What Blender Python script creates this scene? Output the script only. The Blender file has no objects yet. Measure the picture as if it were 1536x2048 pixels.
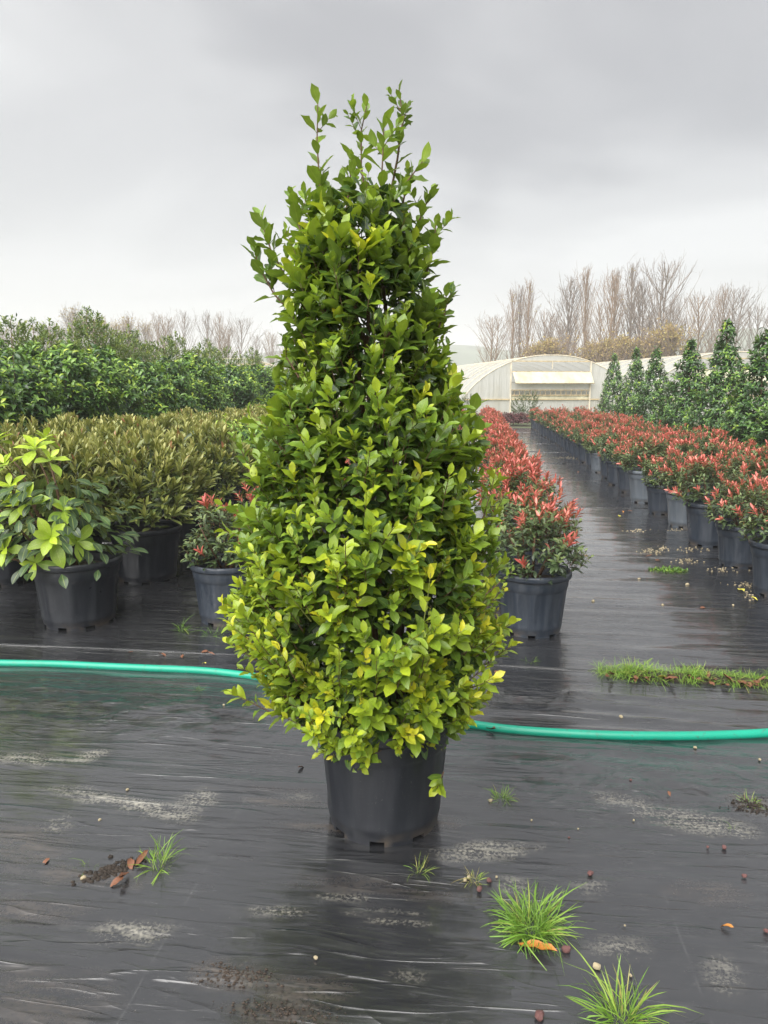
import bpy, math, random
import numpy as np
from mathutils import Matrix, Vector

random.seed(7); rng = np.random.default_rng(11)
SC = bpy.context.scene
COL = SC.collection
R = math.radians

# ------------------------------------------------------------------ camera, sky, sun, exposure
CAM_H, F_PX, PITCH, YAW = 1.6, 1500.0, R(9.239), R(7.126)
cam_data = bpy.data.cameras.new('camera')
cam = bpy.data.objects.new('camera', cam_data); COL.objects.link(cam)
cam.location = (0, 0, CAM_H)
cam.rotation_euler = (R(90) - PITCH, 0, YAW)
cam_data.sensor_fit = 'VERTICAL'; cam_data.sensor_height = 36.0
cam_data.lens = F_PX / 2048 * 36.0
cam_data.clip_start = 0.05; cam_data.clip_end = 6000
SC.camera = cam

SUN_EL, SUN_AZ = R(48), R(205)          # azimuth clockwise from +Y
world = bpy.data.worlds.new('World'); SC.world = world; world.use_nodes = True
nt = world.node_tree; nt.nodes.clear()
def N(t, kind, **kw):
    n = t.nodes.new(kind)
    for k, v in kw.items():
        if k.startswith('i_'):
            key = k[2:]
            n.inputs[int(key) if key.isdigit() else key].default_value = v
        else: setattr(n, k, v)
    return n
def math_(t, op, a, b=None, c=None, clamp=False):
    n = t.nodes.new('ShaderNodeMath'); n.operation = op; n.use_clamp = clamp
    for i, s in enumerate((a, b, c)):
        if s is None: continue
        if isinstance(s, (int, float)): n.inputs[i].default_value = s
        else: t.links.new(s, n.inputs[i])
    return n.outputs[0]
def mixc(t, fac, a, b, mode='MIX'):
    n = t.nodes.new('ShaderNodeMix'); n.data_type = 'RGBA'; n.blend_type = mode
    for i, s in ((0, fac), (6, a), (7, b)):
        if isinstance(s, (int, float)): n.inputs[i].default_value = s
        elif isinstance(s, (tuple, list)): n.inputs[i].default_value = (*s[:3], 1)
        else: t.links.new(s, n.inputs[i])
    return n.outputs[2]
def ramp(t, fac, stops, interp='LINEAR'):
    n = t.nodes.new('ShaderNodeValToRGB'); cr = n.color_ramp; cr.interpolation = interp
    while len(cr.elements) < len(stops): cr.elements.new(0.5)
    for e, (p, c) in zip(cr.elements, stops):
        e.position = p
        e.color = (*c, 1) if isinstance(c, (tuple, list)) else (c, c, c, 1)
    if fac is not None: t.links.new(fac, n.inputs[0])
    return n.outputs[0]
# overcast sky: a cloud deck seen in perspective, with a little of the blue-white sky behind it
L = nt.links.new
geo = N(nt, 'ShaderNodeTexCoord')
sep = N(nt, 'ShaderNodeSeparateXYZ'); L(geo.outputs['Generated'], sep.inputs[0])
up = math_(nt, 'MAXIMUM', sep.outputs[2], 0.0)
den = math_(nt, 'ADD', up, 0.22)
cx = math_(nt, 'DIVIDE', sep.outputs[0], den); cy = math_(nt, 'DIVIDE', sep.outputs[1], den)
comb = N(nt, 'ShaderNodeCombineXYZ'); L(cx, comb.inputs[0]); L(cy, comb.inputs[1])
comb.inputs[2].default_value = 11.26
n1 = N(nt, 'ShaderNodeTexNoise', i_Scale=0.75, i_Detail=4.0, i_Roughness=0.5, i_Distortion=0.5)
L(comb.outputs[0], n1.inputs['Vector'])
cloud = ramp(nt, n1.outputs[0], [(0.34, (0.57, 0.57, 0.585)), (0.50, (0.80, 0.80, 0.805)), (0.64, (1.0, 1.0, 0.995))], 'EASE')
hz = ramp(nt, up, [(0.0, 1.0), (0.28, 0.0)], 'EASE')
cloud = mixc(nt, math_(nt, 'MULTIPLY', hz, 0.8), cloud, (0.955, 0.955, 0.945))
sky = N(nt, 'ShaderNodeTexSky'); sky.sky_type = 'NISHITA'; sky.sun_disc = False
sky.sun_elevation = SUN_EL; sky.sun_rotation = SUN_AZ
bg_c = N(nt, 'ShaderNodeBackground', i_Strength=0.152); L(cloud, bg_c.inputs[0])
bg_s = N(nt, 'ShaderNodeBackground', i_Strength=0.05); L(sky.outputs[0], bg_s.inputs[0])
mx = N(nt, 'ShaderNodeMixShader'); mx.inputs[0].default_value = 0.06
L(bg_c.outputs[0], mx.inputs[1]); L(bg_s.outputs[0], mx.inputs[2])
wo = N(nt, 'ShaderNodeOutputWorld'); L(mx.outputs[0], wo.inputs[0])

sun_d = bpy.data.lights.new('sun', 'SUN'); sun_d.energy = 1.5; sun_d.angle = R(70); sun_d.color = (1, 0.975, 0.94)
sun = bpy.data.objects.new('sun', sun_d); COL.objects.link(sun)
sd = Vector((math.sin(SUN_AZ) * math.cos(SUN_EL), math.cos(SUN_AZ) * math.cos(SUN_EL), math.sin(SUN_EL)))
sun.rotation_euler = sd.to_track_quat('Z', 'Y').to_euler()
sun.location = (0, -3, 12)
SC.view_settings.view_transform = 'Standard'; SC.view_settings.look = 'None'
SC.view_settings.exposure = 2.45; SC.view_settings.gamma = 1.0; SC.view_settings.use_curve_mapping = False
SC.cycles.max_bounces = 6; SC.cycles.transparent_max_bounces = 6; SC.cycles.volume_bounces = 1
SC.cycles.use_denoising = True
SC.cycles.caustics_reflective = False; SC.cycles.caustics_refractive = False

# ------------------------------------------------------------------ pixel -> world helpers (photo pixels, 1536 x 2048)
_r = np.array([math.cos(YAW), math.sin(YAW), 0.0])
_fw = np.array([-math.sin(YAW) * math.cos(PITCH), math.cos(YAW) * math.cos(PITCH), -math.sin(PITCH)])
_u = np.cross(_r, _fw)
def ray(x, y): return (x - 768) / F_PX * _r - (y - 1024) / F_PX * _u + _fw
def gp(x, y, z=0.0):
    d = ray(x, y); t = (z - CAM_H) / d[2]; return np.array([0, 0, CAM_H]) + t * d
def at_depth(x, y, base):            # a point on the upright plane through base that faces the camera
    n = np.array([-math.sin(YAW), math.cos(YAW), 0.0]); d = ray(x, y)
    t = np.dot(np.array(base[:2] + (0,)) if isinstance(base, tuple) else np.array([base[0], base[1], 0]), n) / np.dot(d, n)
    return np.array([0, 0, CAM_H]) + t * d
def at_range(x, y, Y):               # a point whose world Y is given
    d = ray(x, y); return np.array([0, 0, CAM_H]) + d * (Y / d[1])

# ------------------------------------------------------------------ small utilities
def vnoise(x, y, seed=0):
    x = np.asarray(x, float); y = np.asarray(y, float)
    tab = np.random.default_rng(seed).random((256, 256))
    xi = np.floor(x).astype(int); yi = np.floor(y).astype(int)
    fx = x - xi; fy = y - yi; fx = fx * fx * (3 - 2 * fx); fy = fy * fy * (3 - 2 * fy)
    g = lambda a, b: tab[a % 256, b % 256]
    return (g(xi, yi) * (1 - fx) + g(xi + 1, yi) * fx) * (1 - fy) + (g(xi, yi + 1) * (1 - fx) + g(xi + 1, yi + 1) * fx) * fy
def fbm(x, y, seed=0, o=4):
    s = 0; a = 1; t = 0
    for i in range(o):
        s = s + a * vnoise(x * 2 ** i, y * 2 ** i, seed + i); t += a; a *= .5
    return s / t
def unit(v): v = np.asarray(v, float); return v / (np.linalg.norm(v) + 1e-12)

def tag(o, label=None, cat=None, group=None, kind=None):
    if label: o['label'] = label
    if cat: o['category'] = cat
    if group: o['group'] = group
    if kind: o['kind'] = kind
    return o
def link(name, me, parent=None, mat=None):
    o = bpy.data.objects.new(name, me); COL.objects.link(o)
    if parent is not None: o.parent = parent
    if mat is not None and me is not None and not me.materials: me.materials.append(mat)
    return o
def empty(name, loc=(0, 0, 0), rz=0.0, s=1.0):
    o = bpy.data.objects.new(name, None); COL.objects.link(o)
    o.location = loc; o.rotation_euler = (0, 0, rz); o.scale = (s, s, s); o.empty_display_size = .1
    return o
def copy_tree(o, parent=None):
    c = o.copy(); COL.objects.link(c); c.parent = parent
    for ch in o.children: copy_tree(ch, c)
    return c
def mesh_np(name, V, Q, uv=None, tint=None, smooth=True):
    """V (n,3), Q (m,k) faces of k corners, uv per corner (m,k,2), tint per vertex"""
    me = bpy.data.meshes.new(name); Q = np.asarray(Q, np.int32); m, k = Q.shape
    me.vertices.add(len(V)); me.vertices.foreach_set('co', np.asarray(V, np.float32).ravel())
    me.loops.add(m * k); me.loops.foreach_set('vertex_index', Q.ravel())
    me.polygons.add(m); me.polygons.foreach_set('loop_start', np.arange(0, m * k, k, dtype=np.int32))
    me.update(calc_edges=True)
    if uv is not None:
        l = me.uv_layers.new(name='UVMap'); l.data.foreach_set('uv', np.asarray(uv, np.float32).ravel())
    if tint is not None:
        a = me.attributes.new('tint', 'FLOAT', 'POINT'); a.data.foreach_set('value', np.asarray(tint, np.float32))
    if smooth: me.polygons.foreach_set('use_smooth', np.ones(m, bool))
    me.validate(); return me
class MB:
    def __init__(s): s.v = []; s.f = []
    def box(s, c, d, M=None):
        b = len(s.v)
        for i in range(8):
            p = Vector((c[0] + d[0] / 2 * (1 if i & 1 else -1), c[1] + d[1] / 2 * (1 if i & 2 else -1), c[2] + d[2] / 2 * (1 if i & 4 else -1)))
            s.v.append(tuple(M @ p) if M else tuple(p))
        for q in ((0, 2, 3, 1), (4, 5, 7, 6), (0, 1, 5, 4), (2, 6, 7, 3), (0, 4, 6, 2), (1, 3, 7, 5)): s.f.append(tuple(b + i for i in q))
        return s
    def tube(s, pts, rad, sides=6, cap=True):
        pts = [np.asarray(p, float) for p in pts]; n = len(pts); b = len(s.v)
        if not hasattr(rad, '__len__'): rad = [rad] * n
        t0 = unit(pts[1] - pts[0]); a = unit(np.cross(t0, (0.3, 0.2, 1) if abs(t0[2]) < .9 else (1, 0.1, 0)))
        for i in range(n):
            t = unit(pts[min(i + 1, n - 1)] - pts[max(i - 1, 0)]); a = unit(a - t * np.dot(a, t)); c = np.cross(t, a)
            for k in range(sides):
                th = 2 * math.pi * k / sides
                s.v.append(tuple(pts[i] + rad[i] * (math.cos(th) * a + math.sin(th) * c)))
        for i in range(n - 1):
            for k in range(sides):
                k2 = (k + 1) % sides
                s.f.append((b + i * sides + k, b + i * sides + k2, b + (i + 1) * sides + k2, b + (i + 1) * sides + k))
        if cap:
            s.f.append(tuple(b + k for k in reversed(range(sides)))); s.f.append(tuple(b + (n - 1) * sides + k for k in range(sides)))
        return s
    def mesh(s, name, mat=None, smooth=True):
        me = bpy.data.meshes.new(name); me.from_pydata(s.v, [], s.f); me.update()
        if smooth: me.polygons.foreach_set('use_smooth', [True] * len(me.polygons))
        if mat: me.materials.append(mat)
        return me
    def build(s, name, mat, parent=None, smooth=True): return link(name, s.mesh(name, mat, smooth), parent)

# ------------------------------------------------------------------ materials
def new_mat(name):
    m = bpy.data.materials.new(name); m.use_nodes = True; t = m.node_tree; t.nodes.clear()
    out = t.nodes.new('ShaderNodeOutputMaterial'); p = t.nodes.new('ShaderNodeBsdfPrincipled')
    t.links.new(p.outputs[0], out.inputs[0]); return m, t, p, out
def setp(t, p, **kw):
    for k, v in kw.items():
        k = k.replace('_', ' ')
        if isinstance(v, (int, float)): p.inputs[k].default_value = v
        elif isinstance(v, (tuple, list)): p.inputs[k].default_value = (*v, 1) if len(v) == 3 else v
        else: t.links.new(v, p.inputs[k])
def noise(t, scale, detail=3, rough=.55, vec=None, dist=0.0):
    n = N(t, 'ShaderNodeTexNoise', i_Scale=scale, i_Detail=detail, i_Roughness=rough, i_Distortion=dist)
    if vec is not None: t.links.new(vec, n.inputs['Vector'])
    return n.outputs[0]
def coords(t, scale=(1, 1, 1), which='Object', rot=(0, 0, 0)):
    c = t.nodes.new('ShaderNodeTexCoord'); m = t.nodes.new('ShaderNodeMapping'); m.inputs['Scale'].default_value = scale
    m.inputs['Rotation'].default_value = rot
    t.links.new(c.outputs[which], m.inputs['Vector']); return m.outputs[0]
def bump(t, p, h, strength=.3, dist=.01):
    b = N(t, 'ShaderNodeBump', i_Strength=strength, i_Distance=dist); t.links.new(h, b.inputs['Height'])
    t.links.new(b.outputs[0], p.inputs['Normal']); return b
def leaf_mat(name, stops, rough=.32, transl=.3, rib=(.32, .42, .08), rib_amt=.45, edge_amt=.25, vein=.12, spec=.5):
    m, t, p, out = new_mat(name)
    a = N(t, 'ShaderNodeAttribute', attribute_name='tint')
    base = ramp(t, a.outputs['Fac'], stops)
    uvn = t.nodes.new('ShaderNodeUVMap'); s = t.nodes.new('ShaderNodeSeparateXYZ'); t.links.new(uvn.outputs[0], s.inputs[0])
    av = math_(t, 'ABSOLUTE', math_(t, 'SUBTRACT', s.outputs[1], .5))
    ribm = math_(t, 'SUBTRACT', 1.0, math_(t, 'DIVIDE', av, .055), clamp=True)
    edgem = math_(t, 'MULTIPLY', math_(t, 'SUBTRACT', av, .43), 12.0, clamp=True)
    vphase = math_(t, 'SUBTRACT', math_(t, 'MULTIPLY', s.outputs[0], 52.0), math_(t, 'MULTIPLY', av, 34.0))
    vm = math_(t, 'MULTIPLY', math_(t, 'POWER', math_(t, 'ABSOLUTE', math_(t, 'SINE', vphase)), 6.0), vein)
    lighter = mixc(t, .55, base, rib)
    c = mixc(t, math_(t, 'MULTIPLY', ribm, rib_amt), base, rib)
    c = mixc(t, math_(t, 'MULTIPLY', edgem, edge_amt), c, lighter)
    c = mixc(t, vm, c, lighter)
    nz = noise(t, 38, 3, .6, coords(t))
    c = mixc(t, .55, c, ramp(t, nz, [(.3, .55), (.7, 1.25)]), 'MULTIPLY')
    nb = noise(t, 150, 2, .5, coords(t))
    spots = ramp(t, nb, [(.70, 0.0), (.76, 1.0)])
    c = mixc(t, math_(t, 'MULTIPLY', spots, .35), c, (.10, .07, .02))
    g = t.nodes.new('ShaderNodeNewGeometry')
    c = mixc(t, math_(t, 'MULTIPLY', g.outputs['Backfacing'], .35), c, lighter)
    setp(t, p, Base_Color=c, Roughness=rough, Specular_IOR_Level=spec)
    tb = math_(t, 'ADD', math_(t, 'MULTIPLY', vm, -1.0), math_(t, 'ADD', math_(t, 'MULTIPLY', ribm, -.5), math_(t, 'MULTIPLY', nz, .6)))
    bump(t, p, tb, .35, .002)
    tr = t.nodes.new('ShaderNodeBsdfTranslucent')
    t.links.new(mixc(t, .5, c, (1.0, 1.0, .35), 'MULTIPLY'), tr.inputs[0])
    mixs = t.nodes.new('ShaderNodeMixShader'); mixs.inputs[0].default_value = transl
    t.links.new(p.outputs[0], mixs.inputs[1]); t.links.new(tr.outputs[0], mixs.inputs[2]); t.links.new(mixs.outputs[0], out.inputs[0])
    return m
M = {}
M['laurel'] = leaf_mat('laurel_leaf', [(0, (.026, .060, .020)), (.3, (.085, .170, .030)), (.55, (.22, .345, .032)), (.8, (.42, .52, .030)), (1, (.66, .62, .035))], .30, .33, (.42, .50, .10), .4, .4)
M['photinia'] = leaf_mat('photinia_leaf', [(0, (.022, .05, .026)), (.3, (.07, .125, .045)), (.55, (.20, .27, .09)), (.62, (.24, .075, .05)), (.8, (.56, .095, .085)), (1, (.72, .25, .19))], .32, .22, (.40, .30, .16), .35, .25)
M['olive'] = leaf_mat('olive_leaf', [(0, (.020, .042, .014)), (.35, (.08, .125, .034)), (.7, (.25, .275, .07)), (.96, (.46, .44, .15)), (1, (.26, .10, .05))], .36, .2, (.36, .36, .13), .4, .3)
M['hedge'] = leaf_mat('hedge_leaf', [(0, (.012, .036, .018)), (.4, (.055, .135, .038)), (.75, (.20, .35, .05)), (1, (.46, .56, .06))], .28, .22, (.30, .42, .10), .4, .25)
M['bay'] = leaf_mat('bay_leaf', [(0, (.035, .08, .03)), (.5, (.15, .23, .05)), (1, (.42, .46, .08))], .4, .25, (.35, .42, .12), .2, .1)
M['big'] = leaf_mat('big_leaf', [(0, (.016, .042, .020)), (.35, (.055, .115, .040)), (.6, (.20, .34, .045)), (1, (.47, .62, .040))], .34, .28, (.50, .58, .16), .55, .2, .2)
M['autumn'] = leaf_mat('autumn_leaf', [(0, (.30, .20, .07)), (.5, (.42, .29, .09)), (1, (.48, .42, .12))], .6, .3, (.4, .35, .15), .1, .1)
M['grass'] = leaf_mat('grass_blade', [(0, (.06, .13, .02)), (.5, (.17, .34, .04)), (.85, (.32, .46, .07)), (1, (.40, .33, .11))], .45, .3, (.35, .48, .12), .2, 0, 0)
M['dark_shrub'] = leaf_mat('dark_shrub_leaf', [(0, (.05, .02, .025)), (1, (.17, .06, .06))], .45, .15, (.2, .1, .08), .2, .1)
M['grey_shrub'] = leaf_mat('grey_shrub_leaf', [(0, (.045, .075, .035)), (1, (.16, .21, .09))], .5, .2, (.25, .28, .12), .1, .1)

def simple(name, col, rough=.6, var=.35, scale=12, bumps=0.0, spec=.4, vscale=(1, 1, 1)):
    m, t, p, out = new_mat(name); co = coords(t, vscale)
    nz = noise(t, scale, 4, .6, co)
    c = mixc(t, 1.0, col, ramp(t, nz, [(.28, 1 - var), (.72, 1 + var)]), 'MULTIPLY')
    setp(t, p, Base_Color=c, Roughness=rough, Specular_IOR_Level=spec)
    if bumps: bump(t, p, nz, bumps, .01)
    return m
M['twig'] = simple('twig_bark', (.13, .075, .045), .7, .4, 60)
M['green_twig'] = simple('green_twig_bark', (.20, .22, .06), .6, .3, 60)
M['bark'] = simple('tree_bark', (.23, .19, .16), .9, .3, 6, vscale=(1, 1, .3))
M['bark_brown'] = simple('brown_tree_bark', (.26, .19, .135), .9, .3, 6, vscale=(1, 1, .3))
M['soil'] = simple('pot_soil', (.035, .026, .019), .9, .6, 40, .8)
M['earth'] = simple('earth', (.028, .021, .016), .95, .6, 30, .8)
M['rust'] = simple('dry_leaf', (.16, .068, .036), .5, .5, 30)
M['orange'] = simple('orange_leaf', (.42, .17, .035), .4, .4, 30)
M['yellow'] = simple('yellow_leaf', (.55, .50, .08), .45, .3, 30)
M['pebble_red'] = simple('red_pebble', (.14, .065, .060), .6, .4, 50, .5)
M['pebble_pale'] = simple('pale_pebble', (.36, .30, .19), .7, .3, 50, .4)
M['hill'] = simple('hill_grass', (.10, .12, .08), 1, .4, .02)
M['frame'] = simple('greenhouse_frame', (.58, .52, .40), .5, .25, 3)
M['timber'] = simple('greenhouse_timber', (.48, .38, .22), .7, .35, 4)

def pot_mat(name, col, dusty):
    m, t, p, out = new_mat(name); co = coords(t, (1, 1, .12)); c2 = coords(t)
    oi = t.nodes.new('ShaderNodeObjectInfo')
    streak = noise(t, 22, 4, .65, co); fine = noise(t, 130, 3, .7, c2); big = noise(t, 5, 3, .6, c2)
    d = math_(t, 'MULTIPLY', ramp(t, streak, [(.42, 0), (.75, 1)]), dusty)
    sp = ramp(t, fine, [(.66, 0), (.72, 1)])
    c = mixc(t, d, col, (.16, .17, .18))
    c = mixc(t, math_(t, 'MULTIPLY', sp, .25 + dusty * .4), c, (.30, .29, .26))
    s = t.nodes.new('ShaderNodeSeparateXYZ'); t.links.new(c2, s.inputs[0])
    low = math_(t, 'MULTIPLY', math_(t, 'SUBTRACT', .06, s.outputs[2]), 22.0, clamp=True)
    c = mixc(t, math_(t, 'MULTIPLY', low, math_(t, 'MULTIPLY', ramp(t, big, [(.50, 0), (.60, 1)]), .6)), c, (.11, .085, .06))
    setp(t, p, Base_Color=c, Roughness=ramp(t, big, [(.3, .26), (.7, .46)]), Specular_IOR_Level=.45)
    bump(t, p, math_(t, 'ADD', streak, math_(t, 'MULTIPLY', fine, .3)), .12, .004)
    return m
M['pot'] = pot_mat('black_pot_plastic', (.014, .016, .021), .10)
M['pot_dusty'] = pot_mat('dusty_pot_plastic', (.027, .035, .049), .26)
M['pot_pale'] = pot_mat('pale_pot_plastic', (.095, .112, .132), .6)

def film_mat():
    m, t, p, out = new_mat('greenhouse_film'); co = coords(t, (1.6, 1.6, .12)); c2 = coords(t)
    folds = noise(t, 2.2, 4, .6, co); dirt = noise(t, .7, 4, .6, c2)
    c = mixc(t, ramp(t, dirt, [(.45, 0), (.8, .5)]), (.66, .66, .62), (.52, .48, .34))
    setp(t, p, Base_Color=c, Roughness=.4, Specular_IOR_Level=.3); bump(t, p, folds, .5, .25)
    tr = t.nodes.new('ShaderNodeBsdfTranslucent'); t.links.new(c, tr.inputs[0])
    ms = t.nodes.new('ShaderNodeMixShader'); ms.inputs[0].default_value = .45
    t.links.new(p.outputs[0], ms.inputs[1]); t.links.new(tr.outputs[0], ms.inputs[2]); t.links.new(ms.outputs[0], out.inputs[0]); return m
M['film'] = film_mat()
M['film_yellow'] = simple('stained_film', (.52, .50, .36), .5, .35, 1.5, .3)

def sheet_mat(name='woven_ground_sheet', bs=.8, dust_sheen_amt=.35):
    m, t, p, out = new_mat(name)
    co = coords(t, (1.0, 9.0, 1)); c1 = coords(t)
    a = N(t, 'ShaderNodeAttribute', attribute_name='stain'); sp = t.nodes.new('ShaderNodeSeparateColor'); t.links.new(a.outputs['Color'], sp.inputs[0])
    wr = noise(t, 1.5, 2.5, .5, co, .5)                # long wrinkles across the rows
    wr2 = noise(t, 3.5, 2.5, .5, coords(t, (1, 7, 1), rot=(0, 0, R(6))), .3)
    crumple = noise(t, 7.0, 4, .55, c1, 1.4)
    fine = noise(t, 85, 4, .7, c1); grit = noise(t, 190, 2, .6, c1)
    big = noise(t, .9, 4, .6, c1)
    streak = noise(t, 6, 5, .65, coords(t, (1, 4.5, 1), rot=(0, 0, R(-4))), .5)
    base = ramp(t, big, [(.3, (.014, .0145, .0165)), (.7, (.028, .029, .032))])
    dust = ramp(t, streak, [(.55 - (dust_sheen_amt - .35) * .5, 0), (.85, dust_sheen_amt)])  # pale streaks: dust, plus sheen painted into the colour of the taut sheets
    base = mixc(t, dust, base, (.115, .115, .115))
    sandm = math_(t, 'MULTIPLY', sp.outputs[0], ramp(t, math_(t, 'ADD', math_(t, 'MULTIPLY', fine, .6), math_(t, 'MULTIPLY', streak, .4)), [(.46, 0), (.60, 1)]), clamp=True)
    base = mixc(t, math_(t, 'MULTIPLY', sandm, .62), base, (.50, .47, .38))
    mudm = math_(t, 'MULTIPLY', sp.outputs[1], ramp(t, math_(t, 'ADD', math_(t, 'MULTIPLY', fine, .5), math_(t, 'MULTIPLY', streak, .5)), [(.42, 0), (.60, 1)]), clamp=True)
    base = mixc(t, math_(t, 'MULTIPLY', mudm, .6), base, (.10, .075, .055))
    specks = ramp(t, grit, [(.73, 0), (.77, 1)])
    base = mixc(t, math_(t, 'MULTIPLY', specks, .5), base, (.34, .31, .25))
    s = t.nodes.new('ShaderNodeSeparateXYZ'); t.links.new(c1, s.inputs[0])
    # printed guide line woven into the fabric about every metre and a half
    ln = math_(t, 'ABSOLUTE', math_(t, 'SUBTRACT', math_(t, 'MODULO', math_(t, 'ADD', s.outputs[0], 30.13), 1.5), .75))
    lm = math_(t, 'MULTIPLY', math_(t, 'LESS_THAN', ln, .0025), math_(t, 'MULTIPLY', ramp(t, noise(t, 9, 2, .5, c1), [(.45, 0), (.6, 1)]), .14))
    base = mixc(t, lm, base, (.22, .22, .22))
    rough = math_(t, 'ADD', ramp(t, wr2, [(.3, .14), (.7, .30)]), math_(t, 'MULTIPLY', math_(t, 'ADD', sandm, mudm, clamp=True), .4))
    rough = math_(t, 'ADD', rough, math_(t, 'MULTIPLY', dust, .18))
    setp(t, p, Base_Color=base, Roughness=rough, Specular_IOR_Level=.9, Coat_Weight=.75, Coat_Roughness=.10)
    def crease(sc_, vec, w_):
        n_ = noise(t, sc_, 1.5, .5, vec, .9); return math_(t, 'POWER', math_(t, 'SUBTRACT', 1.0, math_(t, 'ABSOLUTE', math_(t, 'MULTIPLY', math_(t, 'SUBTRACT', n_, .5), 4.0)), clamp=True), w_)
    cz = math_(t, 'MULTIPLY', crease(1.1, coords(t, (1, 7, 1), rot=(0, 0, R(-3))), 5.0), ramp(t, noise(t, .8, 2, .5, c1), [(.34, 0), (.58, 1)]))
    cz2 = math_(t, 'MULTIPLY', crease(2.6, coords(t, (1, 5.5, 1), rot=(0, 0, R(8))), 3.5), ramp(t, noise(t, 1.3, 2, .5, coords(t, (1, 1.6, 1))), [(.38, 0), (.60, 1)]))
    # woven tape texture
    wv = N(t, 'ShaderNodeTexWave', i_Scale=110.0, i_Distortion=.6); wv.bands_direction = 'Y'; t.links.new(c1, wv.inputs['Vector'])
    h = math_(t, 'ADD', math_(t, 'MULTIPLY', wr, 1.6), math_(t, 'MULTIPLY', wr2, .55))
    h = math_(t, 'ADD', h, math_(t, 'MULTIPLY', math_(t, 'MULTIPLY', crumple, sp.outputs[2]), 3.6))
    h = math_(t, 'ADD', h, math_(t, 'MULTIPLY', fine, .07)); h = math_(t, 'ADD', h, math_(t, 'MULTIPLY', wv.outputs[0], .012))
    h = math_(t, 'ADD', h, math_(t, 'ADD', math_(t, 'MULTIPLY', cz, .55), math_(t, 'MULTIPLY', cz2, .35)))
    bump(t, p, h, bs, .0105)
    return m
M['sheet'] = sheet_mat(); M['taut_sheet'] = sheet_mat('taut_ground_sheet', .28, .6)  # taut sheets get extra pale colour that stands in for reflected sky
def hose_mat():
    m, t, p, out = new_mat('green_hose_rubber'); nz = noise(t, 40, 4, .6, coords(t)); n2 = noise(t, 6, 3, .6, coords(t))
    c = mixc(t, ramp(t, nz, [(.58, 0), (.70, .7)]), mixc(t, n2, (.003, .25, .155), (.006, .34, .225)), (.05, .14, .10))
    setp(t, p, Base_Color=c, Roughness=.38); bump(t, p, nz, .06, .004); return m
M['hose'] = hose_mat()

# ------------------------------------------------------------------ the ground
def stain_fields(X, Y):
    sand = np.zeros_like(X); mud = np.zeros_like(X); cr = np.zeros_like(X)
    def blob(arr, px, py, rx, ry, ang, s):
        c = gp(px, py); a = R(ang); dx = X - c[0]; dy = Y - c[1]
        u_ = (dx * math.cos(a) + dy * math.sin(a)) / rx; v_ = (-dx * math.sin(a) + dy * math.cos(a)) / ry
        d = np.sqrt(u_ ** 2 + v_ ** 2) + (fbm(X * 14, Y * 14, 5) - .5) * 1.1
        np.maximum(arr, s * np.clip(1.35 - d, 0, 1), out=arr)
    for a in ((300, 1622, .17, .05, -14, 1), (190, 1598, .2, .05, -5, .7), (398, 1605, .08, .07, 0, .8), (180, 1515, .07, .05, 40, .9), (60, 1525, .16, .06, 0, .7),
              (120, 1655, .05, .05, 0, .6), (960, 1708, .16, .05, 12, .9), (1390, 1650, .2, .07, -14, .75), (1260, 1610, .14, .05, -20, .6), (600, 1600, .1, .03, 0, .4),
              (270, 1870, .11, .05, 10, .7), (560, 1830, .10, .02, 4, .6), (700, 1800, .12, .014, 4, .6), (800, 1850, .10, .012, 4, .7), (760, 1830, .1, .012, 4, .6), (820, 1960, .06, .012, 0, .6), (1450, 1960, .05, .07, 0, .4),
              (1180, 1780, .05, .04, 0, .4), (1240, 1900, .08, .05, 0, .4), (1030, 1780, .05, .05, 0, .45)): blob(sand, *a)
    for a in ((470, 1962, .11, .05, -6, 1.2), (600, 1985, .13, .05, 0, .8), (560, 2030, .16, .05, 0, .9), (590, 1612, .16, .03, 0, .9), (560, 1585, .12, .02, 0, .6), (20, 1700, .2, .12, 0, .7),
              (170, 1760, .2, .06, 0, .7), (640, 1660, .14, .03, 0, .9), (870, 1650, .1, .04, 0, .8), (60, 1830, .2, .06, 0, .6), (1500, 1610, .1, .08, 0, 1.1), (1410, 1790, .12, .05, 0, .5), (80, 2010, .2, .1, 0, .6),
              (760, 1780, .25, .05, 0, .5)): blob(mud, *a)
    for a in ((1350, 1580, .55, .30, 0, 1), (330, 1430, .8, .25, 0, 1), (1150, 1400, .5, .15, 0, .7), (100, 1400, .5, .2, 0, .8)): blob(cr, *a)
    return sand, mud, cr
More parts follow.
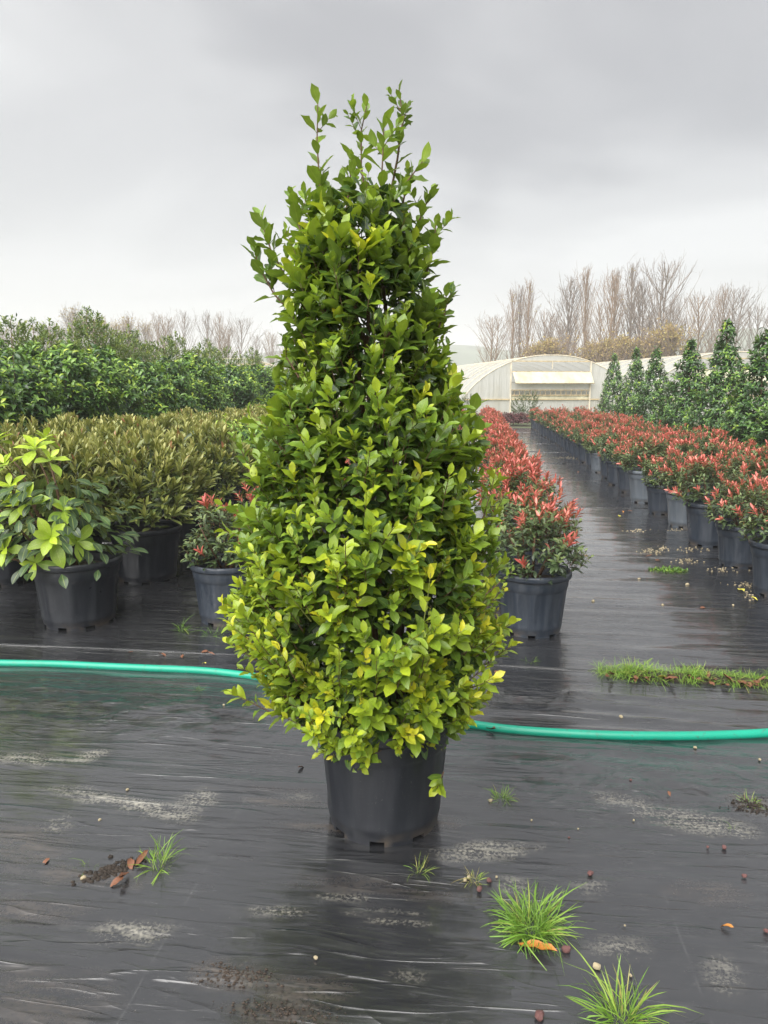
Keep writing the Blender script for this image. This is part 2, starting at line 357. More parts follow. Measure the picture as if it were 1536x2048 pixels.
def ground_sheet(name, x0, x1, y0, y1, step, z0, amp, seed, stains=False, skew=0.0, mat='sheet'):
    nx = int((x1 - x0) / step) + 1; ny = int((y1 - y0) / (step)) + 1
    xs = np.linspace(x0, x1, nx); ys = np.linspace(y0, y1, ny)
    ys[1] = y0 + .005
    X, Y = np.meshgrid(xs, ys)
    edge = (Y - y0)                                    # distance to the near edge, which lies on the next sheet
    Yw = Y + skew * (X) * 0.02 + (fbm(X * .9, Y * 0 + seed, seed, 3) - .5) * .10 * np.clip(1 - edge / .6, 0, 1)
    ph = Y * 1.0 + (fbm(X * .35, Y * .5, seed + 3) - .5) * .55
    w = (fbm(ph * 9, X * .45, seed + 9, 4) - .5) * 2
    lumps = (fbm(X * .8, Y * .9, seed + 21, 3) - .5)
    ridge = (1 - np.abs(2 * fbm(ph * 4.2 + 3, X * .28, seed + 40, 2) - 1)) ** 5 * np.clip(fbm(X * .7, Y * 1.1, seed + 50, 2) * 3 - 1.1, 0, 1)
    Z = z0 + amp * w + lumps * amp * 1.6 + ridge * amp * 1.8
    Z += np.clip(1 - edge / .04, 0, 1) * (.002 + .010 * fbm(X * 2.3, X * 0, seed + 4, 3)) + .004
    Z[0, :] = -.012                                     # the edge turns down
    cols = np.zeros((ny, nx, 4), np.float32); cols[..., 3] = 1
    if stains:
        sa, mu, cr = stain_fields(X, Y); cols[..., 0] = sa; cols[..., 1] = mu; cols[..., 2] = cr
        Z += cr * (fbm(X * 9, Y * 11, 77, 3) - .5) * .012
    else: cols[..., 2] = .15
    Z = np.maximum(Z, z0 * .2 + .002); Z[0, :] = -.012
    idx = np.arange(nx * ny).reshape(ny, nx)
    Q = np.stack([idx[:-1, :-1], idx[:-1, 1:], idx[1:, 1:], idx[1:, :-1]], -1).reshape(-1, 4)
    me = mesh_np(name, np.stack([X, Yw, Z], -1).reshape(-1, 3), Q)
    sm = np.ones(len(me.polygons), bool); sm[:nx - 1] = False; me.polygons.foreach_set('use_smooth', sm)
    es = np.zeros(len(me.edges), bool); ev = np.zeros(len(me.edges) * 2, np.int32); me.edges.foreach_get('vertices', ev); ev = ev.reshape(-1, 2)
    es[(ev >= nx).all(1) & (ev < 2 * nx).all(1)] = True; se = me.attributes.new('sharp_edge', 'BOOLEAN', 'EDGE'); se.data.foreach_set('value', es)
    a = me.attributes.new('stain', 'FLOAT_COLOR', 'POINT'); a.data.foreach_set('color', cols.ravel())
    return tag(link(name, me, None, M[mat]), kind='structure')
def plain_grid(name, x0, x1, y0, y1, nx, ny, zf, mat):
    X, Y = np.meshgrid(np.linspace(x0, x1, nx), np.linspace(y0, y1, ny)); Z = zf(X, Y)
    idx = np.arange(nx * ny).reshape(ny, nx)
    Q = np.stack([idx[:-1, :-1], idx[:-1, 1:], idx[1:, 1:], idx[1:, :-1]], -1).reshape(-1, 4)
    return tag(link(name, mesh_np(name, np.stack([X, Y, Z], -1).reshape(-1, 3), Q), None, mat), kind='structure')
def field_mat():
    m, t, p, out = new_mat('field_soil'); c1 = coords(t)
    n_ = noise(t, .35, 5, .6, c1); n2 = noise(t, 14, 4, .7, c1)
    c = mixc(t, ramp(t, n_, [(.4, 0), (.6, 1)]), (.075, .060, .040), (.07, .10, .035))
    c = mixc(t, .6, c, ramp(t, n2, [(.25, .6), (.75, 1.3)]), 'MULTIPLY')
    setp(t, p, Base_Color=c, Roughness=.95); bump(t, p, n2, .5, .05); return m
M['field'] = field_mat()
plain_grid('ground', -900, 900, -300, 1200, 60, 60, lambda X, Y: X * 0 - .03, M['field'])
SEAM0, SEAMW = 4.2, 3.12
ground_sheet('ground_sheet', -4.2, 4.2, 0.95, SEAM0 + .06, (.022), .008, .0062, 1, stains=True)
ground_sheet('ground_sheet', -4.2, 4.2, -2.2, 1.02, .08, .002, .005, 2)
for k in range(9):
    y0 = SEAM0 + SEAMW * k
    ground_sheet('ground_sheet', -10.5, 8.5, y0 + (0.0 if k else .02), y0 + SEAMW + .05, .05 if k < 2 else .12, .007 - .0003 * k, (.006, .0035, .0018)[min(k, 2)], 31 + 7 * k, mat='sheet' if k == 0 else 'taut_sheet')
# the opening beside the seam where soil shows and grass grows
plain_grid('soil_strip', .66, 2.6, 4.00, 4.30, 60, 14, lambda X, Y: -.045 + .075 * np.clip(1.25 - np.abs(Y - 4.16 + .05 * (X - 1)) / (.05 + .11 * fbm(X * 3, X * 0, 3)), 0, 1) * np.clip((X - .66) * 4, 0, 1) + .02 * fbm(X * 14, Y * 14, 8), M['earth'])
# hills
def hill(name, cx, cy, w, d, h, seed):
    plain_grid(name, cx - w, cx + w, cy - d, cy + d, 50, 16,
               lambda X, Y: -1 + h * np.clip(1 - ((X - cx) / w) ** 2, 0, 1) * np.clip(1 - ((Y - cy) / d) ** 2, 0, 1) * (.7 + .5 * fbm(X * .012, Y * .012, seed)), M['hill'])
hill('hill', 250, 560, 330, 160, 44, 3); hill('hill', -60, 640, 300, 160, 40, 6); hill('hill', -330, 520, 260, 150, 36, 9)

# ------------------------------------------------------------------ leaves and shoots
def leaf_shape(width=.42, n=5, fold=.18, curve=.25, wave=.03, obov=0.0, seed=0, twist=0.0, serr=0.0):
    r_ = np.random.default_rng(seed); V = []; UV = []
    for i in range(n + 1):
        t = i / n; tt = t ** (1 - obov * .5)
        w = width * .5 * (math.sin(math.pi * min(max(tt, .02), .985)) ** .85)
        if i == 0: w = width * .05
        if i == n: w = width * .015
        if 0 < i < n: w *= 1 + serr * (1 if i % 2 else -1)
        x = t - curve * .25 * t ** 3; z = -curve * t * t * .6
        for s in (-1, 0, 1):
            V.append((x, s * w, z + abs(s) * fold * w * 2 + (r_.normal() * wave if s and 0 < i < n else 0) + s * twist * t * w)); UV.append((t, .5 + .5 * s))
    Q = []
    for i in range(n):
        for s in range(2): Q.append((i * 3 + s, (i + 1) * 3 + s, (i + 1) * 3 + s + 1, i * 3 + s + 1))
    return np.array(V), np.array(Q), np.array(UV)
SH = {
 'laurel': [leaf_shape(.50, 7, .13, .22, .022, 0, i, .1, .05) for i in range(4)] + [leaf_shape(.40, 7, .28, .45, .03, 0, 9, 0, .06)],
 'photinia': [leaf_shape(.38, 4, .22, .35, .015, -.2, i) for i in range(3)] + [leaf_shape(.25, 4, .38, .15, .02, 0, 7)],
 'olive': [leaf_shape(.27, 4, .22, .15, .012, -.4, i) for i in range(3)],
 'hedge': [leaf_shape(.36, 5, .2, .8, .015, 0, i) for i in range(3)],
 'bay': [leaf_shape(.40, 3, .2, .3, .02, 0, i) for i in range(2)],
 'big': [leaf_shape(.42, 7, .14, .35, .014, -.3, i) for i in range(4)],
}
class Leaves:
    """pos, x axis (tip), z axis (face), length, tint, shape index"""
    def __init__(s): s.p = []; s.x = []; s.z = []; s.s = []; s.t = []; s.k = []
    def add(s, p, x, z, size, tint, k):
        s.p.append(p); s.x.append(x); s.z.append(z); s.s.append(size); s.t.append(tint); s.k.append(k)
    def arrays(s):
        p = np.array(s.p); x = np.array(s.x); z = np.array(s.z)
        x /= np.linalg.norm(x, axis=1)[:, None]; z = z - x * (x * z).sum(1)[:, None]
        z /= (np.linalg.norm(z, axis=1)[:, None] + 1e-9); y = np.cross(z, x)
        return p, x, y, z, np.array(s.s), np.clip(np.array(s.t), 0, 1), np.array(s.k)
    def mesh(s, name, shapes, keep=None):
        p, x, y, z, sc, ti, k = s.arrays(); Vs = []; Qs = []; Us = []; Ts = []; off = 0
        for j, (V, Q, U) in enumerate(shapes):
            m = (k == j) if keep is None else (k == j) & keep
            n = int(m.sum())
            if not n: continue
            fr = np.stack([x[m], y[m], z[m]], 1)                 # (n,3 axes,3)
            W = np.einsum('vi,nij->nvj', V, fr) * sc[m][:, None, None] + p[m][:, None, :]
            Vs.append(W.reshape(-1, 3)); Ts.append(np.repeat(ti[m], len(V)))
            Qs.append((Q[None] + (np.arange(n) * len(V))[:, None, None]).reshape(-1, 4) + off); off += n * len(V)
            Us.append(np.tile(U[Q].reshape(1, -1, 2), (n, 1, 1)).reshape(-1, 4, 2))
        return mesh_np(name, np.concatenate(Vs), np.concatenate(Qs), np.concatenate(Us), np.concatenate(Ts))
_leafcache = {}
def leaf_piece(species, j, ti):
    b = int(round(ti * 8)); key = (species, j, b)
    if key not in _leafcache:
        V, Q, U = SH[species][j]
        me = mesh_np(species + '_leaf', V, Q, U[Q], np.full(len(V), b / 8.0)); me.materials.append(M[species]); _leafcache[key] = me
    return _leafcache[key]
def foliage(parent, L_, species, name='foliage', cam_local=None, n_single=0, axis=None):
    """joined foliage; the leaves that show largest towards the camera become objects of their own"""
    keep = None
    if n_single:
        p, x, y, z, sc, ti, k = L_.arrays()
        v = np.asarray(cam_local) - p; v /= np.linalg.norm(v, axis=1)[:, None]
        c = p.mean(0) if axis is None else axis(p)
        out = ((p - c) * v).sum(1)
        score = sc * np.abs((z * v).sum(1)) * np.clip(out / (np.percentile(out, 96) + 1e-6), 0, 1) ** 2
        pick = np.argsort(-score)[:n_single]; keep = np.ones(len(p), bool); keep[pick] = False
        for i in pick:
            o = bpy.data.objects.new('leaf', leaf_piece(species, int(k[i]), float(ti[i]))); COL.objects.link(o); o.parent = parent
            mt = Matrix(((x[i][0], y[i][0], z[i][0], 0), (x[i][1], y[i][1], z[i][1], 0), (x[i][2], y[i][2], z[i][2], 0), (0, 0, 0, 1)))
            o.matrix_local = Matrix.Translation(p[i]) @ mt @ Matrix.Scale(float(sc[i]), 4)
    o = link(name, L_.mesh(name, SH[species], keep), parent, M[species]); o['kind'] = 'stuff'; return o
def perp(d):
    a = unit(np.cross(d, (0, 0, 1) if abs(d[2]) < .9 else (1, 0, 0))); return a, np.cross(d, a)
def shoot(L_, twigs, p0, d, length, n, size, spread=(70, 25), tint=(.3, .8), shapes=4, bend=.25, rad=.0022, first=.15, facing_up=.6, jitter=.12, tip_small=.6):
    """a leafy shoot: leaves spiral up the stem, opening less and getting younger towards the tip"""
    pts = []; d = unit(d); p = np.array(p0, float); seg = 4; dd = d.copy(); az = random.uniform(0, 6.28)
    for i in range(seg + 1):
        pts.append(p.copy()); dd = unit(dd + np.array([0, 0, bend / seg]) + rng.normal(0, .05, 3)); p = p + dd * length / seg
    if twigs is not None: twigs.tube(pts, [rad * (1 - .6 * i / seg) for i in range(seg + 1)], 4, False)
    P = np.array(pts)
    for i in range(n):
        f = first + (1 - first) * (i + .5) / n; g = f * seg; j = min(int(g), seg - 1); q = P[j] + (P[j + 1] - P[j]) * (g - j)
        ax = unit(P[j + 1] - P[j]); a, b = perp(ax); az += 2.4 + random.uniform(-.4, .4)
        rad_ = math.cos(az) * a + math.sin(az) * b
        sp = R(spread[0] + (spread[1] - spread[0]) * f + random.uniform(-12, 12))
        x = unit(math.cos(sp) * ax + math.sin(sp) * rad_ + rng.normal(0, jitter, 3))
        z = unit(math.cos(sp) * (-rad_) + math.sin(sp) * ax + np.array([0, 0, facing_up]) + rng.normal(0, .15, 3))
        s_ = size * random.uniform(.75, 1.2) * (1 - (1 - tip_small) * f ** 3)
        L_.add(q, x, z, s_, tint[0] + (tint[1] - tint[0]) * f ** 1.6 + random.gauss(0, .07), random.randrange(shapes))

# ------------------------------------------------------------------ pots
def pot_meshes(rt, rb, h, panels=12, md_=.006):
    seg = 96
    def ring(rf, z, mod=0.0):
        return [((rf - mod * (1 if abs(((k / seg * panels) % 1) - .5) < .36 else 0)) * math.cos(2 * math.pi * k / seg), (rf - mod * (1 if abs(((k / seg * panels) % 1) - .5) < .36 else 0)) * math.sin(2 * math.pi * k / seg), z) for k in range(seg)]
    rr = lambda z: rb + (rt - rb) * z / h
    prof = [(rb * .96, .018, 0), (rb, .022, 0), (rr(.05), .05, 0), (rr(.055) + .0015, .055, 0), (rr(.07) + .0015, .07, 0), (rr(.08), .08, 0), (rr(.115), .115, md_), (rr(h * .4), h * .4, md_), (rr(h * .70), h * .70, md_), (rr(h * .735), h * .735, 0),
            (rr(h * .76) + .005, h * .76, 0), (rr(h * .9) + .005, h * .9, 0), (rr(h * .955) - .008, h * .955, 0), (rr(h * .945) - .014, h * .90, 0), (rr(h * .8) - .014, h * .8, 0)]
    v = []; f = []
    for r_, z, md in prof: v += ring(r_, z, md)
    for i in range(len(prof) - 1):
        for k in range(seg): f.append((i * seg + k, i * seg + (k + 1) % seg, (i + 1) * seg + (k + 1) % seg, (i + 1) * seg + k))
    # feet: short wall stubs with drainage notches between
    for q in range(8):
        b0 = len(v); ks = range(int(q * 12 + 2), int(q * 12 + 11))
        for k in ks:
            th = 2 * math.pi * k / seg
            for r_, z in ((rb * .995, .03), (rb * .985, 0.0), (rb * .90, 0.0), (rb * .90, .03)): v.append((r_ * math.cos(th), r_ * math.sin(th), z))
        n = len(ks)
        for i in range(n - 1):
            for j in range(3): f.append((b0 + i * 4 + j, b0 + (i + 1) * 4 + j, b0 + (i + 1) * 4 + j + 1, b0 + i * 4 + j + 1))
        f.append((b0, b0 + 1, b0 + 2, b0 + 3)); f.append(tuple(b0 + (n - 1) * 4 + j for j in (3, 2, 1, 0)))
    f.append(tuple(reversed(range(seg))))
    body = bpy.data.meshes.new('pot'); body.from_pydata(v, [], f); body.update()
    body.polygons.foreach_set('use_smooth', [True] * len(body.polygons)); body.set_sharp_from_angle(angle=R(32))
    rm = [(rt + .002, h * .90), (rt + .013, h * .905), (rt + .017, h * .93), (rt + .017, h * .975), (rt + .012, h), (rt - .002, h), (rt - .012, h * .985), (rt - .014, h * .93), (rt - .004, h * .90)]
    v = []; f = []; sg = 48
    for r_, z in rm: v += [(r_ * math.cos(2 * math.pi * k / sg), r_ * math.sin(2 * math.pi * k / sg), z) for k in range(sg)]
    n = len(rm)
    for i in range(n):
        for k in range(sg): f.append((i * sg + k, i * sg + (k + 1) % sg, ((i + 1) % n) * sg + (k + 1) % sg, ((i + 1) % n) * sg + k))
    rim = bpy.data.meshes.new('rim'); rim.from_pydata(v, [], f); rim.update(); rim.polygons.foreach_set('use_smooth', [True] * len(rim.polygons))
    so = bpy.data.meshes.new('soil'); v = [(0, 0, h * .86)]; f = []
    for q, rr_ in enumerate((.35, .7, 1.0)):
        v += [((rt - .018) * rr_ * math.cos(2 * math.pi * k / 24), (rt - .018) * rr_ * math.sin(2 * math.pi * k / 24), h * (.86 - .03 * q) + random.uniform(-.008, .008)) for k in range(24)]
    for k in range(24):
        f.append((0, 1 + k, 1 + (k + 1) % 24))
        for q in range(2): f.append((1 + q * 24 + k, 1 + (q + 1) * 24 + k, 1 + (q + 1) * 24 + (k + 1) % 24, 1 + q * 24 + (k + 1) % 24))
    so.from_pydata(v, [], f); so.update(); so.materials.append(M['soil'])
    return body, rim, so
def add_pot(root, meshes, mat):
    p = link('pot', meshes[0], root); r_ = link('rim', meshes[1], p); link('soil', meshes[2], root)
    for o in (p, r_):
        if not o.data.materials: o.data.materials.append(mat)
        o.material_slots[0].link = 'OBJECT'; o.material_slots[0].material = mat
    return p
POT_A = pot_meshes(.235, .190, .42)          # photinia pots
POT_L = pot_meshes(.245, .205, .44, 10, .003)      # the laurel's pot
POT_B = pot_meshes(.285, .235, .46, 10)      # the cherry laurels' pots

# ------------------------------------------------------------------ the pyramid laurel
LB = (-0.325, 2.60)
laurel = empty('potted_laurel', (LB[0], LB[1], 0.008))
tag(laurel, 'tall clipped bay laurel pyramid with yellow-green leaves in a black pot', 'potted plant')
add_pot(laurel, POT_L, M['pot'])
prof = []
for y, xl, xr in ((1495, 640, 880), (1460, 590, 910), (1400, 530, 978), (1320, 492, 1006), (1230, 466, 1022), (1130, 468, 1018), (1040, 472, 1010), (960, 480, 992), (880, 500, 962), (800, 552, 930),
                  (700, 575, 908), (600, 578, 892), (520, 585, 860), (460, 600, 848), (415, 630, 835), (392, 655, 815)):
    a = at_depth(xl, y, LB); b = at_depth(xr, y, LB); c = (a + b) / 2
    prof.append((c[2], np.dot(c - np.array([LB[0], LB[1], 0]), _r), np.linalg.norm(b - a) / 2))
prof = np.array(prof)
def lprof(z): return np.interp(z, prof[:, 0], prof[:, 1]), np.interp(z, prof[:, 0], prof[:, 2])
LL = Leaves(); TW = MB(); TWg = MB()
zs = np.linspace(prof[0, 0], prof[-1, 0], 200); wts = np.interp(zs, prof[:, 0], prof[:, 2]) ** 1.25 + .02; wts *= np.where(zs > 1.72, .85, 1.0); wts /= wts.sum()
ztop = prof[-1, 0]; zbot = prof[0, 0]
def laurel_tint(z, th):
    low = np.clip((1.35 - z) / .6, 0, 1)             # the lower tiers carry the yellow new growth
    return .51 + .17 * low
def lumps(z, th): return 1 + .14 * (vnoise(z * 6, th * 2.2 + 10, 3) - .5) * 2 + .06 * (vnoise(z * 14, th * 6, 5) - .5) * 2
for i in range(1480):
    z = rng.choice(zs, p=wts) + random.uniform(-.01, .01); th = random.uniform(0, 2 * math.pi); cxx, rad = lprof(z)
    fr = random.uniform(.74, 1.0) * float(lumps(z, th)); out = np.array([math.cos(th), math.sin(th), 0])
    rel = (z - zbot) / (ztop - zbot)
    upw = .55 + 1.0 * rel if rel > .12 else -.25 + 6.5 * rel
    d = unit(out * 1.0 + np.array([0, 0, upw]) + rng.normal(0, .22, 3))
    ln = random.uniform(.07, .15) * (1 + .35 * rel)
    tip = _r * cxx + out * rad * fr + np.array([0, 0, z]); p0 = tip - d * ln
    b = laurel_tint(z, th) + random.gauss(0, .09); young = random.random()
    if random.random() < .12: tip = tip + d * .05; ln += .10
    p0 = tip - d * ln
    shoot(LL, TW, p0, d, ln, random.randint(7, 10), (.050 + .030 * rel) * random.choice([.62, .8, 1.0, 1.0, 1.2, 1.35]), (72, 22), (b - .18, b + (.32 if young > .74 else .10)), 5, .3, .0018)
for i in range(4200):                                  # older leaves inside, coloured darker to stand for shade in the gaps
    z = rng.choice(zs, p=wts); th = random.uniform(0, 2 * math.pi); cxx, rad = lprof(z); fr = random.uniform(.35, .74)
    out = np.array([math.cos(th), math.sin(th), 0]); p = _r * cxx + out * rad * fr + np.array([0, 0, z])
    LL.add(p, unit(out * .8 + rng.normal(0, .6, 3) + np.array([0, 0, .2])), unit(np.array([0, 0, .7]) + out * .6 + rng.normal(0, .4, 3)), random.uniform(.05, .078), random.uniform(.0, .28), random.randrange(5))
# leaders and side shoots that leave the outline
def lp(x, y, dep=0.0): p = at_depth(x, y, LB) - np.array([LB[0], LB[1], 0]); return p + np.array([-math.sin(YAW), math.cos(YAW), 0]) * dep
def leader(px, n, size, dep=0.0, tint=(.40, .54), rad=.004, side=2):
    P = [lp(x, y, dep) for x, y in px]; TW.tube(P, [rad * (1 - .6 * i / (len(P) - 1)) for i in range(len(P))], 6, False)
    seg = len(P) - 1; az = random.uniform(0, 6)
    for i in range(n):
        f = (i + .5) / n; g_ = f * seg; j = min(int(g_), seg - 1); q = P[j] + (P[j + 1] - P[j]) * (g_ - j); ax = unit(P[j + 1] - P[j]); a, b = perp(ax); az += 2.4 + random.uniform(-.5, .5)
        rd = math.cos(az) * a + math.sin(az) * b; sp = R(52 - 28 * f + random.uniform(-12, 12))
        LL.add(q, unit(math.cos(sp) * ax + math.sin(sp) * rd), unit(-math.cos(sp) * rd + math.sin(sp) * ax + rng.normal(0, .25, 3)), size * 1.2 * random.uniform(.7, 1.2) * (1 - .35 * f), random.uniform(*tint) + .04 * f, random.randrange(4))
    for i in range(side):
        f = random.uniform(.25, .75); g_ = f * seg; j = min(int(g_), seg - 1); q = P[j] + (P[j + 1] - P[j]) * (g_ - j)
        shoot(LL, TW, q, unit(np.array([random.uniform(-.7, .7), random.uniform(-.7, .7), .8])), .09, 6, size * .72, (60, 25), tint, 4, .2, .0016)
leader([(648, 470), (640, 380), (634, 290), (636, 205)], 13, .080, 0, side=2)
leader([(735, 430), (722, 330), (722, 260), (734, 205)], 12, .066, .03, side=3)
leader([(775, 420), (795, 320), (806, 240), (798, 176)], 12, .056, .02, (.30, .42), .005, 4)
leader([(760, 430), (765, 340), (768, 268)], 11, .085, -.06, side=2)
leader([(690, 460), (700, 390), (705, 330)], 9, .072, -.05)
leader([(800, 440), (815, 370), (846, 330)], 9, .076, -.02, side=1)
leader([(822, 480), (845, 430), (862, 388)], 8, .062, .02, side=2)
leader([(620, 640), (572, 560), (540, 500), (518, 432)], 15, .082, 0, side=3)
leader([(590, 640), (545, 590), (512, 530), (506, 495)], 12, .085, .03, (.28, .40), side=2)
leader([(620, 520), (600, 460), (590, 420)], 9, .080, -.04)
leader([(640, 500), (615, 430), (608, 385)], 8, .075, .02)
leader([(850, 560), (868, 500), (872, 452)], 9, .075, .0)
leader([(860, 700), (890, 630), (893, 585)], 10, .066, .0, (.34, .46))
leader([(600, 760), (575, 720), (562, 735)], 6, .075, -.03)
for sx, sy, ex, ey, dp, ti in ((545, 1060, 445, 1010, -.05, .5), (540, 1080, 455, 1060, -.1, .55), (950, 1060, 1000, 945, -.1, .62), (955, 1090, 1012, 990, -.05, .6), (930, 960, 972, 900, .0, .52), (500, 950, 480, 870, 0, .5),
                          (520, 930, 510, 840, 0, .5), (545, 1420, 462, 1370, -.05, .62), (960, 1330, 1022, 1275, -.05, .68), (950, 1280, 1015, 1225, -.1, .62), (500, 1300, 450, 1235, -.05, .66), (520, 1330, 455, 1290, 0, .6),
                          (960, 1180, 1010, 1130, 0, .6), (815, 1290, 858, 1085, -.50, .80), (700, 1110, 715, 1020, -.50, .66), (800, 1100, 835, 1040, -.45, .86), (760, 1060, 792, 1010, -.45, .7), (590, 1160, 540, 1060, -.35, .72),
                          (640, 1190, 585, 1110, -.42, .78), (870, 1010, 885, 930, -.34, .55), (620, 880, 600, 790, -.3, .45), (920, 900, 930, 830, -.1, .5), (880, 1500, 865, 1520, -.22, .6)):
    P0 = lp(sx, sy, dp * .8); P1 = lp(ex, ey, dp)
    shoot(LL, TWg if ti > .7 else TW, P0, P1 - P0, np.linalg.norm(P1 - P0), 9, .062, (62, 22), (ti - .14, ti + .18), 5, .06, .0026)
for i in range(46):                                     # sprays hanging over the pot's rim
    th = random.uniform(0, 6.28); o_ = np.array([math.cos(th), math.sin(th), 0]); c0, r0 = lprof(zbot)
    shoot(LL, TW, o_ * .17 + np.array([0, 0, .50]), unit(o_ + np.array([0, 0, random.uniform(-.35, .15)])), random.uniform(.07, .15), 7, .05, (65, 30), (.36, .72), 5, -.3, .0018)
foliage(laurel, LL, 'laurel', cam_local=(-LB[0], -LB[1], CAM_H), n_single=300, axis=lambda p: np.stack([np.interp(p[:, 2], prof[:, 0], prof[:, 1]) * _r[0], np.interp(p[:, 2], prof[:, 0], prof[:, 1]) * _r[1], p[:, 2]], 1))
tr = MB()
for k in range(7):
    th = k * .9; e = lp(700 + 18 * (k - 3), 480 + 30 * (k % 3))
    tr.tube([(.05 * math.cos(th), .05 * math.sin(th), .36), (.10 * math.cos(th), .10 * math.sin(th), .8), (e * .6 + np.array([.06 * math.cos(th), .06 * math.sin(th), .5])), e], [.013, .011, .008, .004], 8)
tr.build('stem', M['twig'], laurel)
o = TW.build('twig', M['twig'], laurel); o['kind'] = 'stuff'; o = TWg.build('green_twig', M['green_twig'], laurel)

# ------------------------------------------------------------------ photinias
def photinia_leaves(red, seed, r0=.34, h0=.36, n=120):
    random.seed(seed); L_ = Leaves(); tw = MB()
    for i in range(n):
        th = random.uniform(0, 6.28); el = math.asin(random.uniform(.02, 1) ** .75); d = np.array([math.cos(th) * math.cos(el), math.sin(th) * math.cos(el), math.sin(el)])
        lump = 1 + .22 * (float(vnoise(th * 1.3 + seed, el * 3, seed)) - .5) * 2
        tip = np.array([d[0] * r0, d[1] * r0, .42 * .9 + .075 + d[2] * h0]) * np.array([lump, lump, 1 + (lump - 1) * .6])
        ln = random.uniform(.10, .16); dd = unit(d * np.array([.75, .75, 1]) + np.array([0, 0, .55]) + rng.normal(0, .15, 3))
        isred = random.random() < red * (.25 + .95 * el / 1.57)
        shoot(L_, tw, tip - dd * ln, dd, ln, 8, .066 * random.uniform(.8, 1.15), (80, 45), (.15, .50), 3, .15, .002)
        if isred:
            q = tip; a, b = perp(dd); az = random.uniform(0, 6); m = random.randint(6, 9)
            for j in range(m):
                az += 2.2; rd = math.cos(az) * a + math.sin(az) * b; sp = R(random.uniform(14, 52))
                L_.add(q + dd * (.008 * j - .02), unit(math.cos(sp) * dd + math.sin(sp) * rd), unit(-math.cos(sp) * rd + math.sin(sp) * dd), random.uniform(.045, .078), random.uniform(.68, 1), 3)
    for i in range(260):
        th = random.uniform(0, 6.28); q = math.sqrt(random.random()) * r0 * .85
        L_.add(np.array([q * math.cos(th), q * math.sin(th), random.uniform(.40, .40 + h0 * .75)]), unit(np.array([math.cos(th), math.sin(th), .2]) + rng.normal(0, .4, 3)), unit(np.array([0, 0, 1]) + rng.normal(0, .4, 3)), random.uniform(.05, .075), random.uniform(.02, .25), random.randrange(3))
    st = MB()
    for k in range(6):
        th = k * 1.05; st.tube([(.03 * math.cos(th), .03 * math.sin(th), .35), (.12 * math.cos(th), .12 * math.sin(th), .52), (.2 * math.cos(th), .2 * math.sin(th), .68)], [.008, .006, .003], 6)
    return L_, tw, st
PH = {}
def photinia_proto(key, red, seed, **kw):
    L_, tw, st = photinia_leaves(red, seed, **kw); PH[key] = (L_, L_.mesh('foliage', SH['photinia']), tw.mesh('twig', M['twig']), st.mesh('stem', M['twig'])); PH[key][1].materials.append(M['photinia'])
for k in range(3): photinia_proto('r%d' % k, .95, 40 + k, n=135, h0=.40)
for k in range(3): photinia_proto('m%d' % k, .42, 60 + k, n=120)
photinia_proto('g0', .42, 80, n=125); photinia_proto('g1', .34, 81, n=105, r0=.30, h0=.32)
def photinia(key, x, y, label, group, pot='pot_dusty', s=1.0, singles=0, rz=None):
    root = empty('potted_photinia', (x, y, .008), random.uniform(0, 6.28) if rz is None else rz, s)
    tag(root, label, 'potted plant', group); add_pot(root, POT_A, M[pot]); L_, fo, tw, st = PH[key]
    if singles:
        ci = root.matrix_basis.inverted() @ Vector((0, 0, CAM_H)); foliage(root, L_, 'photinia', cam_local=tuple(ci), n_single=singles)
    else: o = link('foliage', fo, root); o['kind'] = 'stuff'
    o = link('twig', tw, root); o['kind'] = 'stuff'; link('stem', st, root); return root
ORD = ['first', 'second', 'third', 'fourth', 'fifth', 'sixth', 'seventh', 'eighth', 'ninth', 'tenth', 'eleventh', 'twelfth', 'thirteenth', 'fourteenth', 'fifteenth', 'sixteenth', 'seventeenth', 'eighteenth', 'nineteenth', 'twentieth']
random.seed(5)
for i in range(26):                                      # the single red row beside the path
    y = 4.93 + i * .98 + random.uniform(-.04, .04) * (i > 0)
    key = 'g0' if i == 0 else ('m1' if i == 1 else 'r%d' % (i % 3))
    lab = ('%s pot of the narrow red photinia row, counted from the hose' % ORD[i]) if i < 14 else 'potted red photinia towards the greenhouse end of the narrow red row'
    photinia(key, .40 + (random.uniform(-.05, .05) if i else -.02), y, lab, 'narrow red photinia row', 'pot_dusty', random.uniform(.95, 1.04) if i else 1.0, 240 if i < 2 else 0)
for i in range(27):                                      # first row across the path
    y = 6.10 + i * 1.0 + random.uniform(-.05, .05)
    key = ('m%d' % (i % 3)) if i % 4 != 1 else 'g0'
    lab = ('%s pot along the path edge of the wide photinia block, counted from the grass strip' % ORD[i]) if i < 14 else 'photinia pot along the path edge of the wide block, near the greenhouse'
    photinia(key, 2.42 + random.uniform(-.05, .05), y, lab, 'path-edge row of the wide photinia block', 'pot_pale' if i in (3, 5, 9) else 'pot_dusty', random.uniform(.90, 1.10), 200 if i in (0, 1, 2) else 0)
for r_, (X0, y0, n) in enumerate(((3.24, 6.9, 26), (4.02, 8.6, 23))):
    for i in range(n):
        y = y0 + i * 1.0 + random.uniform(-.08, .08)
        key = ('m%d' % random.randrange(3)) if random.random() < .7 else 'g0'
        photinia(key, X0 + random.uniform(-.12, .12), y, ((ORD[i] + ' ' if i < 10 else 'far ') + ('photinia in the middle row of the wide block, counted from the grass strip' if r_ == 0 else 'photinia in the back row of the wide block, below the green pyramids')),
                 ('middle row of the wide photinia block' if r_ == 0 else 'back row of the wide photinia block'), 'pot_dusty', random.uniform(.92, 1.08))
photinia('g1', -1.72, 4.92, 'sparse potted photinia with few red tips beside the bright broad-leaved shrub', 'photinia row beside the olive shrubs', 'pot_dusty', 1.0, 220, 2.0)
